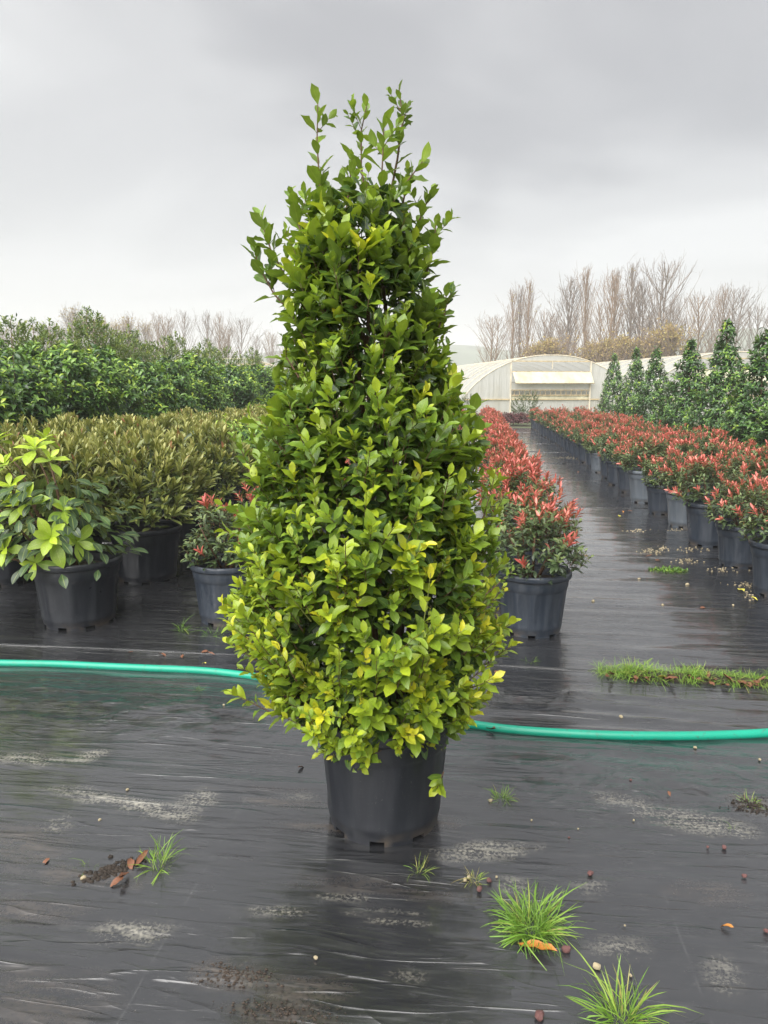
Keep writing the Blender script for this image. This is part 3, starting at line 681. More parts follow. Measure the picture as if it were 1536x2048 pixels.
for i in range(8):
    photinia('m%d' % (i % 3), -1.66 + random.uniform(-.05, .05), 5.95 + i * 1.0, ORD[i] + ' red-tipped photinia behind the sparse one, beside the olive-green shrubs', 'photinia row beside the olive shrubs', 'pot_dusty', 1.0)
for i in range(16):
    photinia('r%d' % (i % 3), -.82 + random.uniform(-.05, .05), 14 + i * 1.1, 'far red photinia in the row behind the laurel pyramid', 'red photinia row behind the laurel', 'pot_dusty', 1.0)

# ------------------------------------------------------------------ shrubs on the left
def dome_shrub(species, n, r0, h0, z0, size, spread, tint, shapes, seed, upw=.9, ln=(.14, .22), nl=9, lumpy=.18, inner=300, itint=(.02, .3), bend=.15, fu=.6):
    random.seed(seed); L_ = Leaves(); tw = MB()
    for i in range(n):
        th = random.uniform(0, 6.28); el = math.asin(random.uniform(-.25, 1)); d = np.array([math.cos(th) * math.cos(el), math.sin(th) * math.cos(el), math.sin(el)])
        lump = 1 + lumpy * (float(vnoise(th * 1.6 + seed, el * 2.5 + 9, seed)) - .5) * 2
        tip = np.array([d[0] * r0 * lump, d[1] * r0 * lump, z0 + d[2] * h0 * lump]); l_ = random.uniform(*ln)
        dd = unit(d * np.array([.8, .8, .6]) + np.array([0, 0, upw * (.3 + .7 * max(el, 0))]) + rng.normal(0, .14, 3))
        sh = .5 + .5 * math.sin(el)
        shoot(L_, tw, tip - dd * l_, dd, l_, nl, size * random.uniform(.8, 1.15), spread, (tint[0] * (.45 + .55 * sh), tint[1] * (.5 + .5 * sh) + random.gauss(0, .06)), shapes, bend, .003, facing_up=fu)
    for i in range(inner):
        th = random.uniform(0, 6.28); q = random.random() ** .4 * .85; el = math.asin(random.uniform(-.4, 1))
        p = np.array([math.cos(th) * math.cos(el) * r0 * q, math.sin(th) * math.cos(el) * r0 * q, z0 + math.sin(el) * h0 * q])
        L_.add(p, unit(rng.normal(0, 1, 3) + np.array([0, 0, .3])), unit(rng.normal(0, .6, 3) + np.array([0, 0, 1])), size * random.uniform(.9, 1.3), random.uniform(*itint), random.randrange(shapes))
    return L_, tw
def column_shrub(species, n, prof_, size, spread, tint, shapes, seed, upw=.8, ln=(.14, .24), nl=9, lumpy=.22, inner=500, bend=.2, young=.25):
    random.seed(seed); L_ = Leaves(); tw = MB(); zz = np.array([p[0] for p in prof_]); rr = np.array([p[1] for p in prof_])
    zs_ = np.linspace(zz[0], zz[-1], 160); w_ = np.interp(zs_, zz, rr) + .02; w_ /= w_.sum(); q = rng.choice(zs_, n + inner, p=w_)
    for i in range(n + inner):
        z = q[i] + random.uniform(-.02, .02); th = random.uniform(0, 6.28); r_ = float(np.interp(z, zz, rr)); lump = 1 + lumpy * (float(vnoise(th * 1.4 + seed, z * 4.5, seed)) - .5) * 2
        o_ = np.array([math.cos(th), math.sin(th), 0])
        if i >= n:
            L_.add(o_ * r_ * random.uniform(.2, .85) + np.array([0, 0, z]), unit(o_ + rng.normal(0, .7, 3)), unit(np.array([0, 0, 1]) + o_ * .4 + rng.normal(0, .4, 3)), size * random.uniform(.8, 1.2), random.uniform(0, .3), random.randrange(shapes)); continue
        tip = o_ * r_ * lump * random.uniform(.8, 1.02) + np.array([0, 0, z]); l_ = random.uniform(*ln) * (.5 + .5 * min(1, r_ / .3)); d = unit(o_ + np.array([0, 0, upw]) + rng.normal(0, .2, 3))
        t1 = tint[1] + random.gauss(0, .07) + (.25 if random.random() < young else 0)
        shoot(L_, tw, tip - d * l_, d, l_, nl, size * random.uniform(.8, 1.15), spread, (tint[0], t1), shapes, bend, .003)
    tw.tube([(0, 0, .2), (0.01, 0, zz[-1] * .5), (0, .01, zz[-1] * .97)], [.022, .015, .004], 6)
    return L_, tw
def shrub_thing(name, pack, species, loc, label, cat, group=None, pot=None, potmat='pot', s=1.0, rz=None, singles=0, sz=1.0):
    root = empty(name, (loc[0], loc[1], .008), random.uniform(0, 6.28) if rz is None else rz); root.scale = (s, s, s * sz); tag(root, label, cat, group)
    L_, tw = pack[:2]
    if len(pack) < 4 or pack[2] is None:
        raise RuntimeError
    if pot: add_pot(root, pot, M[potmat])
    if singles:
        ci = root.matrix_basis.inverted() @ Vector((0, 0, CAM_H)); foliage(root, L_, species, cam_local=tuple(ci), n_single=singles)
    else: o = link('foliage', pack[2], root); o['kind'] = 'stuff'
    o = link('twig', pack[3], root); o['kind'] = 'stuff'; return root
def pack(t, species):
    me = t[0].mesh('foliage', SH[species]); me.materials.append(M[species]); return (t[0], t[1], me, t[1].mesh('twig', M['twig']))
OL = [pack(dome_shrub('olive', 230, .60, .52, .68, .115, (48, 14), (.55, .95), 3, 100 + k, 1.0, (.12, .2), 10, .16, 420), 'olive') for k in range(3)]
random.seed(21)
OLX = [(-2.78, 5.95, 1.0, 260), (-3.95, 5.75, 1.0, 0), (-3.38, 5.72, 1.0, 220)]
cols_ = {-2.72: [7.25, 9.6, 10.9, 12.2, 13.5, 14.8, 16.1], -3.75: [6.55, 7.8, 9.1, 10.4, 11.7, 13, 14.3, 15.6, 17], -4.8: [7.2, 8.5, 9.8, 11.1, 12.4, 13.7, 15, 16.3]}
for X0, ys in cols_.items():
    for y in ys: OLX.append((X0 + random.uniform(-.08, .08), y + random.uniform(-.1, .1), random.uniform(.95, 1.06), 0))
for i, (x, y, s_, si) in enumerate(OLX):
    lab = ['olive-green dome shrub in the pot behind the sparse photinia', 'olive-green dome shrub tucked behind the bright broad-leaved shrub', 'olive-green dome shrub leaning against the bright broad-leaved shrub'][i] if i < 3 else '%s olive-green dome from the hose, in the %s column from the photinias' % (ORD[sum(1 for q in OLX[3:i] if abs(q[0] - x) < .4)], ORD[[-2.72, -3.75, -4.8].index(min([-2.72, -3.75, -4.8], key=lambda v: abs(v - x)))])
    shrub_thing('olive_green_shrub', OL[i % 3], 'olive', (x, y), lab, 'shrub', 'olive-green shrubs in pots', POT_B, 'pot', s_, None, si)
LG = pack(dome_shrub('hedge', 120, .46, .42, .85, .10, (65, 30), (.62, .95), 3, 130, .7, (.12, .2), 8, .2, 200), 'hedge')
shrub_thing('light_green_shrub', LG, 'hedge', (-2.72, 8.45), 'fresh light green shrub standing among the olive-green domes', 'shrub', None, POT_B, 'pot')

# the bright broad-leaved shrub
random.seed(77)
BB = gp(130, 1262); bx, by = float(BB[0]), float(BB[1]) + .20
big = empty('broad_leaved_shrub', (bx, by, .008)); tag(big, 'broad-leaved shrub with bright lime rosettes in a big black pot by the hose', 'potted plant'); add_pot(big, POT_B, M['pot'])
BL = Leaves(); btw = MB()
def rosette(px, py, dep, n, size, tint, lean):
    q = at_depth(px, py, (bx, by)) - np.array([bx, by, 0]) + np.array([-math.sin(YAW), math.cos(YAW), 0]) * dep
    ax = unit(np.array(lean)); a, b = perp(ax); az = random.uniform(0, 6)
    btw.tube([np.array([q[0] * .25, q[1] * .25, .40]), q * np.array([.7, .7, 1]) - np.array([0, 0, .18]), q], [.008, .006, .0035], 6)
    for i in range(n):
        az += 2.4; f = i / n; rd = math.cos(az) * a + math.sin(az) * b; sp = R(88 - 62 * f + random.uniform(-8, 8))
        BL.add(q + ax * .035 * f, unit(math.cos(sp) * ax + math.sin(sp) * rd), unit(-math.cos(sp) * rd + math.sin(sp) * ax), size * 1.4 * (1 - .45 * f) * random.uniform(.85, 1.15), tint + .10 + .22 * f + random.gauss(0, .05), random.randrange(4))
for a in ((70, 905, 0, 9, .125, .75, (.1, -.3, 1)), (20, 935, -.05, 8, .13, .70, (-.3, -.3, 1)), (78, 1005, -.2, 8, .135, .68, (.1, -.7, .8)), (140, 1065, -.28, 9, .145, .66, (.3, -.9, .5)), (55, 1085, -.28, 8, .12, .68, (-.1, -.9, .5)),
          (5, 1050, -.2, 8, .12, .66, (-.5, -.7, .6)), (145, 1020, -.15, 8, .12, .5, (.6, -.5, .7)), (105, 925, -.05, 7, .11, .68, (.5, -.2, .9)), (-30, 980, -.1, 8, .13, .62, (-.5, -.4, .8)), (40, 975, -.12, 7, .11, .7, (0, -.5, .9)),
          (110, 1110, -.28, 6, .11, .55, (.1, -1, .2)), (-60, 1060, -.1, 8, .13, .6, (-.7, -.4, .6)), (30, 1040, -.25, 7, .12, .55, (0, -.8, .6)), (-20, 890, .1, 8, .12, .7, (-.2, 0, 1)), (60, 890, .2, 8, .12, .66, (.2, .2, 1)), (175, 1075, -.2, 7, .13, .5, (.8, -.6, .3))): rosette(*a)
for i in range(300):
    th = random.uniform(0, 6.28); q = random.random() ** .5 * .46; z = random.uniform(.42, 1.0)
    q *= 1 - .4 * max(0, (z - .75) / .3); o_ = np.array([math.cos(th), math.sin(th), 0])
    BL.add(o_ * q + np.array([-.10, 0, z]), unit(o_ + np.array([0, 0, -.35]) + rng.normal(0, .35, 3)), unit(np.array([0, 0, 1]) + o_ * .7 + rng.normal(0, .25, 3)), random.uniform(.10, .15), random.uniform(.03, .36), random.randrange(4))
foliage(big, BL, 'big', cam_local=(-bx, -by, CAM_H), n_single=200); btw.build('stem', M['twig'], big)

# tall hedge plants and the bay row behind them
HG = [pack(column_shrub('hedge', 330, [(.25, .45), (.6, .66), (1.3, .70), (1.8, .60), (2.1, .34), (2.25, .1)], .15, (70, 30), (.28, .80), 3, 200 + k, .9, (.16, .28), 9, .25, 700, .25, .2), 'hedge') for k in range(3)]
random.seed(31)
hs = []
for k, y in enumerate(np.arange(7.2, 26, 1.22)): hs.append((-6.15 + random.uniform(-.15, .15), y, random.uniform(.93, 1.04) * (1.0 if y > 9.5 else 1.02)))
for k, y in enumerate(np.arange(8, 27, 1.3)): hs.append((-7.3 + random.uniform(-.15, .15), y, random.uniform(.95, 1.06)))
for i, (x, y, s_) in enumerate(hs):
    lab = ('%s glossy hedge plant from the hose end, in the rank facing the olive domes' if x > -6.7 else '%s hedge plant from the hose end, in the rank before the bay bushes') % ORD[i if x > -6.7 else i - sum(1 for q in hs if q[0] > -6.7)]
    shrub_thing('hedge_plant', HG[i % 3], 'hedge', (x, y), lab, 'hedge plant', 'front rank of tall hedge plants' if x > -6.7 else 'second rank of tall hedge plants', POT_B, 'pot', s_)
BY = [pack(column_shrub('bay', 380, [(.3, .45), (1.0, .68), (2.0, .72), (2.6, .58), (3.0, .34), (3.2, .10)], .10, (62, 22), (.30, .66), 2, 230 + k, 1.2, (.16, .3), 9, .35, 500, .3, .3), 'bay') for k in range(3)]
random.seed(33)
for i, (px, top) in enumerate(((-20, 640), (15, 650), (62, 652), (100, 684), (145, 612), (168, 640), (205, 668), (232, 690), (255, 664), (285, 690), (312, 684), (345, 676), (372, 700), (402, 688), (432, 700), (455, 700), (488, 704), (515, 716), (548, 735))):
    d_ = 8.9 * F_PX / (958 - px); zt = CAM_H + (780 - top) * d_ / F_PX
    lab = 'tallest bay bush with loose upright shoots, rising behind the hedge plants' if px == 145 else '%s bay bush counted from the laurel, in the row behind the hedge plants' % ORD[18 - i]
    shrub_thing('bay_bush', BY[i % 3], 'bay', (-8.9 + random.uniform(-.3, .3), d_), lab, 'bush', 'bay bushes behind the hedge plants', None, None, zt / 3.2 * (1.0 if px != 145 else .95), None, 0, 1.05)

# green pyramids on the right
PY = [pack(column_shrub('hedge', 330, [(.35, .55), (.7, .78), (1.1, .72), (1.7, .52), (2.3, .31), (2.75, .15), (2.95, .03)], .14, (68, 30), (.10, .66), 3, 260 + k, .6, (.14, .24), 9, .3, 650, .2, .28), 'hedge') for k in range(3)]
random.seed(35)
for i, (px, top, wd, ext) in enumerate(((1213, 712, .80, 'slim leftover tip'), (1253, 700, .78, ''), (1290, 698, .9, ''), (1352, 686, 1.08, ''), (1415, 650, .9, ''), (1482, 668, 1.0, ''), (1545, 735, 1.05, ''), (1612, 720, 1.0, ''))):
    X0 = 5.1; d_ = X0 * F_PX / (px - 958); zt = CAM_H + (780 - top) * d_ / F_PX
    lab = ['slim green pyramid shrub closest to the white greenhouse end wall', 'second green pyramid shrub from the greenhouse end wall', 'third green pyramid shrub from the greenhouse end wall', 'widest bright green pyramid shrub, fourth from the greenhouse end wall',
           'tallest dark green pyramid shrub, fifth from the greenhouse end wall', 'green pyramid shrub, sixth from the greenhouse end wall', 'broad pyramid shrub, seventh from the greenhouse end wall', 'eighth pyramid shrub from the greenhouse end wall'][i]
    o = shrub_thing('pyramid_shrub', PY[i % 3], 'hedge', (X0, d_), lab, 'pyramid shrub', 'row of green pyramid shrubs', POT_B, 'pot', 1.0)
    o.scale = (wd, wd, zt / 2.95)

# ------------------------------------------------------------------ greenhouses
def greenhouse():
    root = empty('tunnel_greenhouse'); HW, ZB, ZT, LEN = 6.2, .98, 4.15, 34.0
    def arch(t):                                        # t 0..1 left to right, a slightly pointed arch
        x = -HW + 2 * HW * t; q = abs(x) / HW
        return x, ZB + (ZT - ZB) * (1 - q ** 2.0) ** .80 * (1 - .06 * (1 - q))
    n = 40; A = [arch(i / n) for i in range(n + 1)]
    v = []; f = []; ny = 69
    for j in range(ny):
        y = LEN * j / (ny - 1); sag = .0 if j % 4 == 0 else (-.05 if j % 4 == 2 else -.035)
        for x, z in A:
            nn = unit((x / HW ** 2, (z - ZB + .6) / 12.0)); v.append((x + nn[0] * sag, y, z + nn[1] * sag))
    for j in range(ny - 1):
        for i in range(n): f.append((j * (n + 1) + i, j * (n + 1) + i + 1, (j + 1) * (n + 1) + i + 1, (j + 1) * (n + 1) + i))
    me = bpy.data.meshes.new('roof_film'); me.from_pydata(v, [], f); me.update(); me.materials.append(M['film']); me.polygons.foreach_set('use_smooth', [True] * len(me.polygons)); link('roof_film', me, root)
    for j in range(18):
        y = LEN * j / 17; MB().tube([(x * 1.003, y, z + .015) for x, z in A], .035 if j == 0 else .025, 6).build('hoop', M['frame'], root)
    for s in (-1, 1):
        MB().box((s * HW, LEN / 2, ZB / 2), (.03, LEN, ZB)).build('side_wall', M['film'], root, False)
    # end wall: panels, posts, rails, open vent with its flap
    PX0, PX1 = -2.92, 2.78; z_at = lambda x: float(np.interp(x, [a[0] for a in A], [a[1] for a in A]))
    def panel(name, x0, x1, zlo, zhi, mat=M['film'], y=.0):
        m = 16; vv = []
        for i in range(m + 1):
            x = x0 + (x1 - x0) * i / m; top = min(zhi, z_at(x) - .02); vv += [(x, y + .02 * math.sin(x * 9), zlo), (x, y + .02 * math.sin(x * 9 + 1), max(top, zlo + .001))]
        ff = [(2 * i, 2 * i + 2, 2 * i + 3, 2 * i + 1) for i in range(m)]
        me = bpy.data.meshes.new(name); me.from_pydata(vv, [], ff); me.update(); me.materials.append(mat); me.polygons.foreach_set('use_smooth', [True] * m); return link(name, me, root)
    panel('end_panel', -HW + .05, PX0, ZB, 9); panel('end_panel', PX1, HW - .05, ZB, 9); panel('end_panel', PX0, PX1, 3.55, 9)
    panel('end_panel', PX0, PX1, 1.62, 2.12); panel('skirt', -HW, HW, 0.0, ZB - .02)
    panel('end_panel', PX0, PX1, ZB + .02, 1.25, M['film_yellow'])
    for x in (PX0, PX1): MB().box((x, -.06, z_at(x) / 2), (.09, .09, z_at(x) - .06)).build('post', M['frame'], root, False)
    MB().box((0, -.06, 3.3), (.06, .06, .5)).build('post', M['frame'], root, False)
    for z, h in ((3.56, .07), (2.86, .07), (1.62, .06), (1.27, .06)): MB().box(((PX0 + PX1) / 2, -.055, z), (PX1 - PX0 - .1, .06, h)).build('rail', M['timber'], root, False)
    MB().box((0, -.055, ZB), (2 * HW, .07, .08)).build('base_rail', M['timber'], root, False)
    for i in range(15):
        x = PX0 + .3 + i * .37; MB().box((x, .03, 1.44), (.035, .03, .34)).build('slat', M['timber'], root, False)
    fl = bpy.data.meshes.new('vent_flap'); m = 20
    vv = []; 
    for i in range(m + 1):
        x = PX0 + .1 + (PX1 - PX0 - .1) * i / m; vv += [(x, -.10, 2.84), (x + .06, -.32 + .03 * math.sin(i * 1.7), 2.45), (x + .12, -.48 + .03 * math.sin(i), 2.08)]
    ff = []
    for i in range(m): ff += [(3 * i, 3 * i + 3, 3 * i + 4, 3 * i + 1), (3 * i + 1, 3 * i + 4, 3 * i + 5, 3 * i + 2)]
    fl.from_pydata(vv, [], ff); fl.update(); fl.materials.append(M['film_yellow']); fl.polygons.foreach_set('use_smooth', [True] * len(ff)); fo = link('vent_flap', fl, root)
    MB().tube([(PX0 + .2, -.48, 2.08), (PX1 + .12, -.48, 2.08)], .03, 6).build('flap_bar', M['timber'], fo)
    return root
GH = greenhouse(); GA = R(15)
GH.location = (4.95, 53.5, -.02); GH.rotation_euler = (0, 0, GA); tag(GH, 'white film tunnel greenhouse with an open vent flap in its end wall', 'greenhouse', 'white tunnel greenhouses')
for (x, y), lab in (((15.9, 50.0), 'white tunnel greenhouse standing behind the tall green pyramid shrubs'), ((-18.6, 56.5), 'white tunnel greenhouse whose roof shows behind the bay bushes'), ((-7.2, 56.5), 'white tunnel greenhouse standing behind the laurel pyramid')):
    c = copy_tree(GH); c.location = (x, y, -.02); tag(c, lab)

# shrubs at the greenhouse end of the path
SH['grey_shrub'] = SH['bay']; SH['dark_shrub'] = SH['bay']
GS = pack(dome_shrub('grey_shrub', 120, .9, .95, .75, .11, (55, 20), (.3, .9), 2, 301, 1.4, (.3, .55), 12, .3, 100), 'grey_shrub')
shrub_thing('wild_shrub', GS, 'grey_shrub', (2.35, 38.5), 'wispy grey-green shrub before the greenhouse wall at the path end', 'shrub', None, None, None, .88)
shrub_thing('wild_shrub', GS, 'grey_shrub', (-.70, 39), 'grey-green shrub beyond the red row, left of the narrow photinias', 'shrub', None, None, None, .8)
DS = pack(dome_shrub('dark_shrub', 90, .55, .36, .2, .12, (70, 40), (.4, .9), 2, 305, .6, (.12, .2), 8, .2, 120), 'dark_shrub')
for x, y in ((1.35, 35.2), (2.1, 35.0), (1.75, 36.0), (-.9, 35.2), (-.35, 35.6)): shrub_thing('purple_leaved_plant', DS, 'dark_shrub', (x, y), 'low purple-brown plant at the greenhouse end of the path', 'plant', 'low purple-brown plants')

# ------------------------------------------------------------------ bare trees
def bare_tree(seed, H_, width, ang, trunks=1, leafy=0, start=.10, nb=46):
    random.seed(seed); tr_ = MB(); br = MB(); L_ = Leaves()
    for tk in range(trunks):
        bxo = random.uniform(-.5, .5) * (trunks > 1); lean = np.array([random.uniform(-.05, .05), random.uniform(-.05, .05), 1.0]); hh = H_ * random.uniform(.86, 1)
        P = [np.array([bxo, 0, 0]) + lean * hh * t + np.array([math.sin(t * 5 + seed), math.cos(t * 4 + seed), 0]) * .018 * hh * t for t in np.linspace(0, 1, 8)]
        tr_.tube(P, [.0125 * hh * (1 - .93 * i / 7) + .012 for i in range(8)], 6)
        for i in range(nb):
            t = start + (.97 - start) * (i + random.random()) / nb; q = t * 7; j = min(int(q), 6); p = P[j] + (P[j + 1] - P[j]) * (q - j); th = i * 2.4 + random.uniform(-.5, .5)
            env = math.sin(math.pi * min(1, (t - start) / (1 - start) * .80 + .2)) ** .7
            a0 = R(ang * random.uniform(.7, 1.35)); o_ = np.array([math.cos(th), math.sin(th), 0]); ln = width * .5 * env / max(math.sin(a0), .22) * random.uniform(.6, 1.1); ln = min(ln, hh * 1.02 - p[2] if hh * 1.02 - p[2] > .5 else .5)
            d = unit(o_ * math.sin(a0) + np.array([0, 0, math.cos(a0)])); B = [p]; r0 = .020 * (1 - .65 * t) * hh / 14 + .016
            for k in range(3): d = unit(d + np.array([0, 0, .10]) + rng.normal(0, .06, 3)); B.append(B[-1] + d * ln / 3)
            br.tube(B, [r0 * 1.6, r0 * 1.2, r0, .012], 4, False)
            for k in range(5):
                f_ = random.uniform(.25, 1); g_ = f_ * 3; jj = min(int(g_), 2); s0 = B[jj] + (B[jj + 1] - B[jj]) * (g_ - jj); d2 = unit(d + rng.normal(0, .38, 3) + np.array([0, 0, .15])); l2 = ln * random.uniform(.18, .42)
                br.tube([s0, s0 + d2 * l2 * .5, s0 + d2 * l2 + np.array([0, 0, .1 * l2])], [.016, .013, .009], 3, False)
                for m in range(1):
                    s1 = s0 + d2 * l2 * random.uniform(.3, .9); d3 = unit(d2 + rng.normal(0, .4, 3)); l3 = l2 * random.uniform(.3, .6); br.tube([s1, s1 + d3 * l3], [.011, .007], 3, False)
                if leafy and random.random() < leafy * (1.4 if t > .6 else .5):
                    for m in range(5): L_.add(s0 + d2 * l2 * random.random() + rng.normal(0, .12, 3), unit(rng.normal(0, 1, 3)), unit(rng.normal(0, 1, 3)), random.uniform(.14, .26), random.random(), random.randrange(2))
    me = None
    if leafy and L_.p: me = L_.mesh('leaves', SH['bay']); me.materials.append(M['autumn'])
    return tr_.mesh('trunk', None), br.mesh('branches', None), me
T = {
 'fast': [bare_tree(400, 16, 2.3, 16, 1, 0, .08, 60), bare_tree(401, 16, 2.9, 18, 1, .04, .08, 64), bare_tree(402, 16, 2.0, 14, 2, 0, .06, 40)],
 'mid': [bare_tree(410, 14, 4.0, 27, 1, 0, .14), bare_tree(411, 14, 4.4, 28, 2, 0, .14, 36)],
 'spread': [bare_tree(420, 14, 7.5, 38, 1, 0, .16, 44), bare_tree(421, 14, 6.5, 36, 2, 0, .12, 34)],
 'leafy': [bare_tree(430, 12, 4.6, 28, 1, .5, .14), bare_tree(431, 12, 4.0, 26, 2, .35, .14, 34)],
 'bush': [bare_tree(440, 5, 4.2, 36, 4, 1.0, .08, 22)],
}
H0 = {'fast': 16, 'mid': 14, 'spread': 14, 'leafy': 12, 'bush': 5}
TL = {'fast': 'narrow upright bare poplar', 'mid': 'slender bare tree', 'spread': 'bare tree with wide spreading branches', 'leafy': 'thin tree with some yellow leaves', 'bush': 'low bush with rusty yellow autumn leaves'}
TN = {'fast': 'poplar_tree', 'mid': 'bare_tree', 'spread': 'spreading_tree', 'leafy': 'yellowing_tree', 'bush': 'autumn_bush'}
def tree(kind, px, top, Y, where, grp, bark='bark', k=None):
    P = at_range(px, 780, Y); zt = CAM_H + (780 - top) * Y / F_PX; s_ = zt / H0[kind]; v_ = T[kind][random.randrange(len(T[kind])) if k is None else k]
    root = empty(TN[kind], (P[0], P[1], -.05), random.uniform(0, 6.28)); root.scale = (s_ * random.uniform(.92, 1.1),) * 2 + (s_,)
    TREES.append((abs(px - 768), TL[kind] + ' ' + where, root)); tag(root, TL[kind] + ' ' + where, 'bush' if kind == 'bush' else 'tree', grp + (' bushes' if kind == 'bush' else ''))
    for nm, me in (('trunk', v_[0]), ('branches', v_[1])):
        o = link(nm, me, root)
        if not me.materials: me.materials.append(M['bark'])
        o.material_slots[0].link = 'OBJECT'; o.material_slots[0].material = M[bark]
    if v_[2]: o = link('leaves', v_[2], root); o['kind'] = 'stuff'
random.seed(50)
TREES = []
W1 = 'behind the vent-flap greenhouse'; W2 = 'beyond the bay bushes'; W3 = 'behind the pyramid shrubs'
for a in (('spread', 985, 628, 92, W1), ('fast', 1024, 588, 95, W1), ('fast', 1040, 574, 98, W1), ('fast', 1057, 570, 95, W1), ('mid', 1090, 618, 100, W1), ('mid', 1136, 552, 92, W1), ('fast', 1172, 541, 90, W1), ('mid', 1206, 543, 92, W1),
          ('fast', 1228, 548, 96, W3), ('fast', 1248, 542, 92, W3), ('mid', 1270, 560, 97, W3), ('spread', 1312, 528, 90, W3), ('mid', 1335, 600, 100, W3), ('spread', 1385, 582, 95, W3), ('mid', 1425, 576, 98, W3), ('spread', 1458, 580, 96, W3), ('spread', 1500, 604, 100, W3), ('spread', 1540, 630, 98, W3),
          ('mid', 1118, 640, 104, W1), ('mid', 1150, 630, 104, W1), ('mid', 1190, 600, 106, W1), ('mid', 1290, 620, 104, W3), ('spread', 1410, 620, 106, W3), ('spread', 1360, 625, 106, W3)):
    tree(*a, 'bare trees behind the greenhouses', random.choice(['bark', 'bark_brown']))
for a in (('bush', 1098, 686, 88, W1), ('bush', 1075, 695, 90, W1), ('bush', 1212, 688, 86, W3), ('bush', 1240, 682, 88, W3), ('bush', 1328, 662, 86, W3), ('bush', 1300, 684, 88, W3), ('bush', 1180, 694, 88, W1)): tree(*a, 'autumn', 'bark_brown')
for a in (('spread', 20, 640, 150, W2), ('spread', 55, 628, 145, W2), ('spread', 92, 632, 150, W2), ('mid', 112, 630, 150, W2), ('leafy', 150, 612, 118, W2), ('leafy', 165, 614, 122, W2), ('leafy', 196, 618, 118, W2), ('leafy', 210, 622, 120, W2), ('leafy', 240, 630, 118, W2), ('leafy', 262, 632, 120, W2),
          ('leafy', 292, 642, 122, W2), ('mid', 318, 616, 116, W2), ('mid', 337, 618, 118, W2), ('mid', 376, 610, 112, W2), ('mid', 412, 612, 114, W2), ('mid', 436, 616, 116, W2), ('spread', 484, 618, 112, W2), ('mid', 514, 660, 125, W2), ('mid', 543, 655, 125, W2), ('mid', 575, 668, 128, W2), ('spread', 130, 640, 150, W2), ('mid', 228, 640, 130, W2), ('mid', 280, 645, 130, W2), ('mid', 455, 640, 130, W2)):
    tree(*a, 'bare trees far behind the hedge', random.choice(['bark', 'bark_brown']))

for key in {q[1] for q in TREES}:
    same = sorted([q for q in TREES if q[1] == key], key=lambda q: q[0])
    if len(same) > 1:
        for n_, q in enumerate(same): q[2]['label'] = key + ', ' + ORD[n_] + ' from the laurel'

# ------------------------------------------------------------------ hose
random.seed(60)
hp = [gp(x, y, .022) for x, y in ((-500, 1330), (-180, 1322), (0, 1327), (110, 1329), (200, 1333), (290, 1337), (400, 1342), (470, 1349), (530, 1358), (640, 1385), (780, 1422), (880, 1442), (935, 1449), (1010, 1459), (1100, 1466), (1200, 1471), (1300, 1473), (1420, 1472), (1536, 1467), (1700, 1455), (1900, 1440))]
hp = [np.array([p[0], p[1], .024]) for p in hp]; fine = []
for i in range(1, len(hp) - 2):
    for t in np.linspace(0, 1, 10, endpoint=False):
        p0, p1, p2, p3 = hp[i - 1:i + 3]; fine.append(.5 * ((2 * p1) + (-p0 + p2) * t + (2 * p0 - 5 * p1 + 4 * p2 - p3) * t * t + (-p0 + 3 * p1 - 3 * p2 + p3) * t ** 3))
tag(MB().tube(fine, .0215, 16).build('garden_hose', M['hose']), 'green garden hose lying across the black ground sheet', 'hose')

# ------------------------------------------------------------------ weeds, leaves, pebbles
SH['grass'] = [leaf_shape(.030, 5, .25, c_, .004, -.3, 3) for c_ in (.5, 1.2, 2.2)] + [leaf_shape(.02, 4, .2, .2, .003, 0, 4)]
def tuft(n, r0, hgt, tint, seed, flat=.5):
    random.seed(seed); L_ = Leaves()
    for i in range(int(n * 1.7)):
        th = random.uniform(0, 6.28); q = r0 * math.sqrt(random.random()); o_ = np.array([math.cos(th), math.sin(th), 0]); x = unit(o_ * random.uniform(.1, 1.2) * flat * 1.6 + np.array([0, 0, random.uniform(.3, 1.1)]) + rng.normal(0, .3, 3) * np.array([1, 1, .3]))
        L_.add(o_ * q + np.array([0, 0, -.004]), x, unit(np.array([0, 0, .8]) - o_ * .6 + rng.normal(0, .7, 3)), hgt * random.uniform(.3, 1.2), random.gauss(tint, .15) + (.35 if random.random() < .08 else 0), random.randrange(4))
    return L_
def grass_tuft(px, py, n, r0, hgt, tint, seed, lab, flat=.5):
    p = gp(px, py); me = tuft(n, r0, hgt, tint, seed, flat).mesh('grass_tuft', SH['grass']); o = link('grass_tuft', me, None, M['grass']); o.location = (p[0], p[1], .010); tag(o, lab, 'grass tuft', 'grass tufts growing through the sheet'); return o
grass_tuft(1062, 1862, 260, .045, .125, .55, 1, 'large bright grass tuft beside the curled orange leaf', .62)
grass_tuft(1242, 2046, 90, .03, .13, .6, 2, 'grass tuft with long upright blades and no leaf beside it', .5)
grass_tuft(1003, 1603, 70, .02, .06, .55, 3, 'small round grass tuft with a pale pebble at its foot', .8)
grass_tuft(948, 1768, 46, .015, .055, .93, 4, 'straw-yellow dying grass tuft near reddish pebbles', .5)
grass_tuft(838, 1748, 26, .02, .055, .75, 5, 'thin grass sprig just before the laurel pot', .5)
grass_tuft(318, 1738, 46, .03, .10, .6, 6, 'grass tuft with a tall leaning blade beside rusty dry leaves', .5)
grass_tuft(180, 1742, 26, .025, .05, .5, 7, 'short grass tuft by the torn patch of soil', .8)
grass_tuft(396, 1384, 22, .015, .05, .35, 8, 'tiny grass sprig close to the hose', .6)
grass_tuft(1500, 1612, 34, .03, .05, .62, 9, 'sparse grass tuft in a muddy patch', .7)
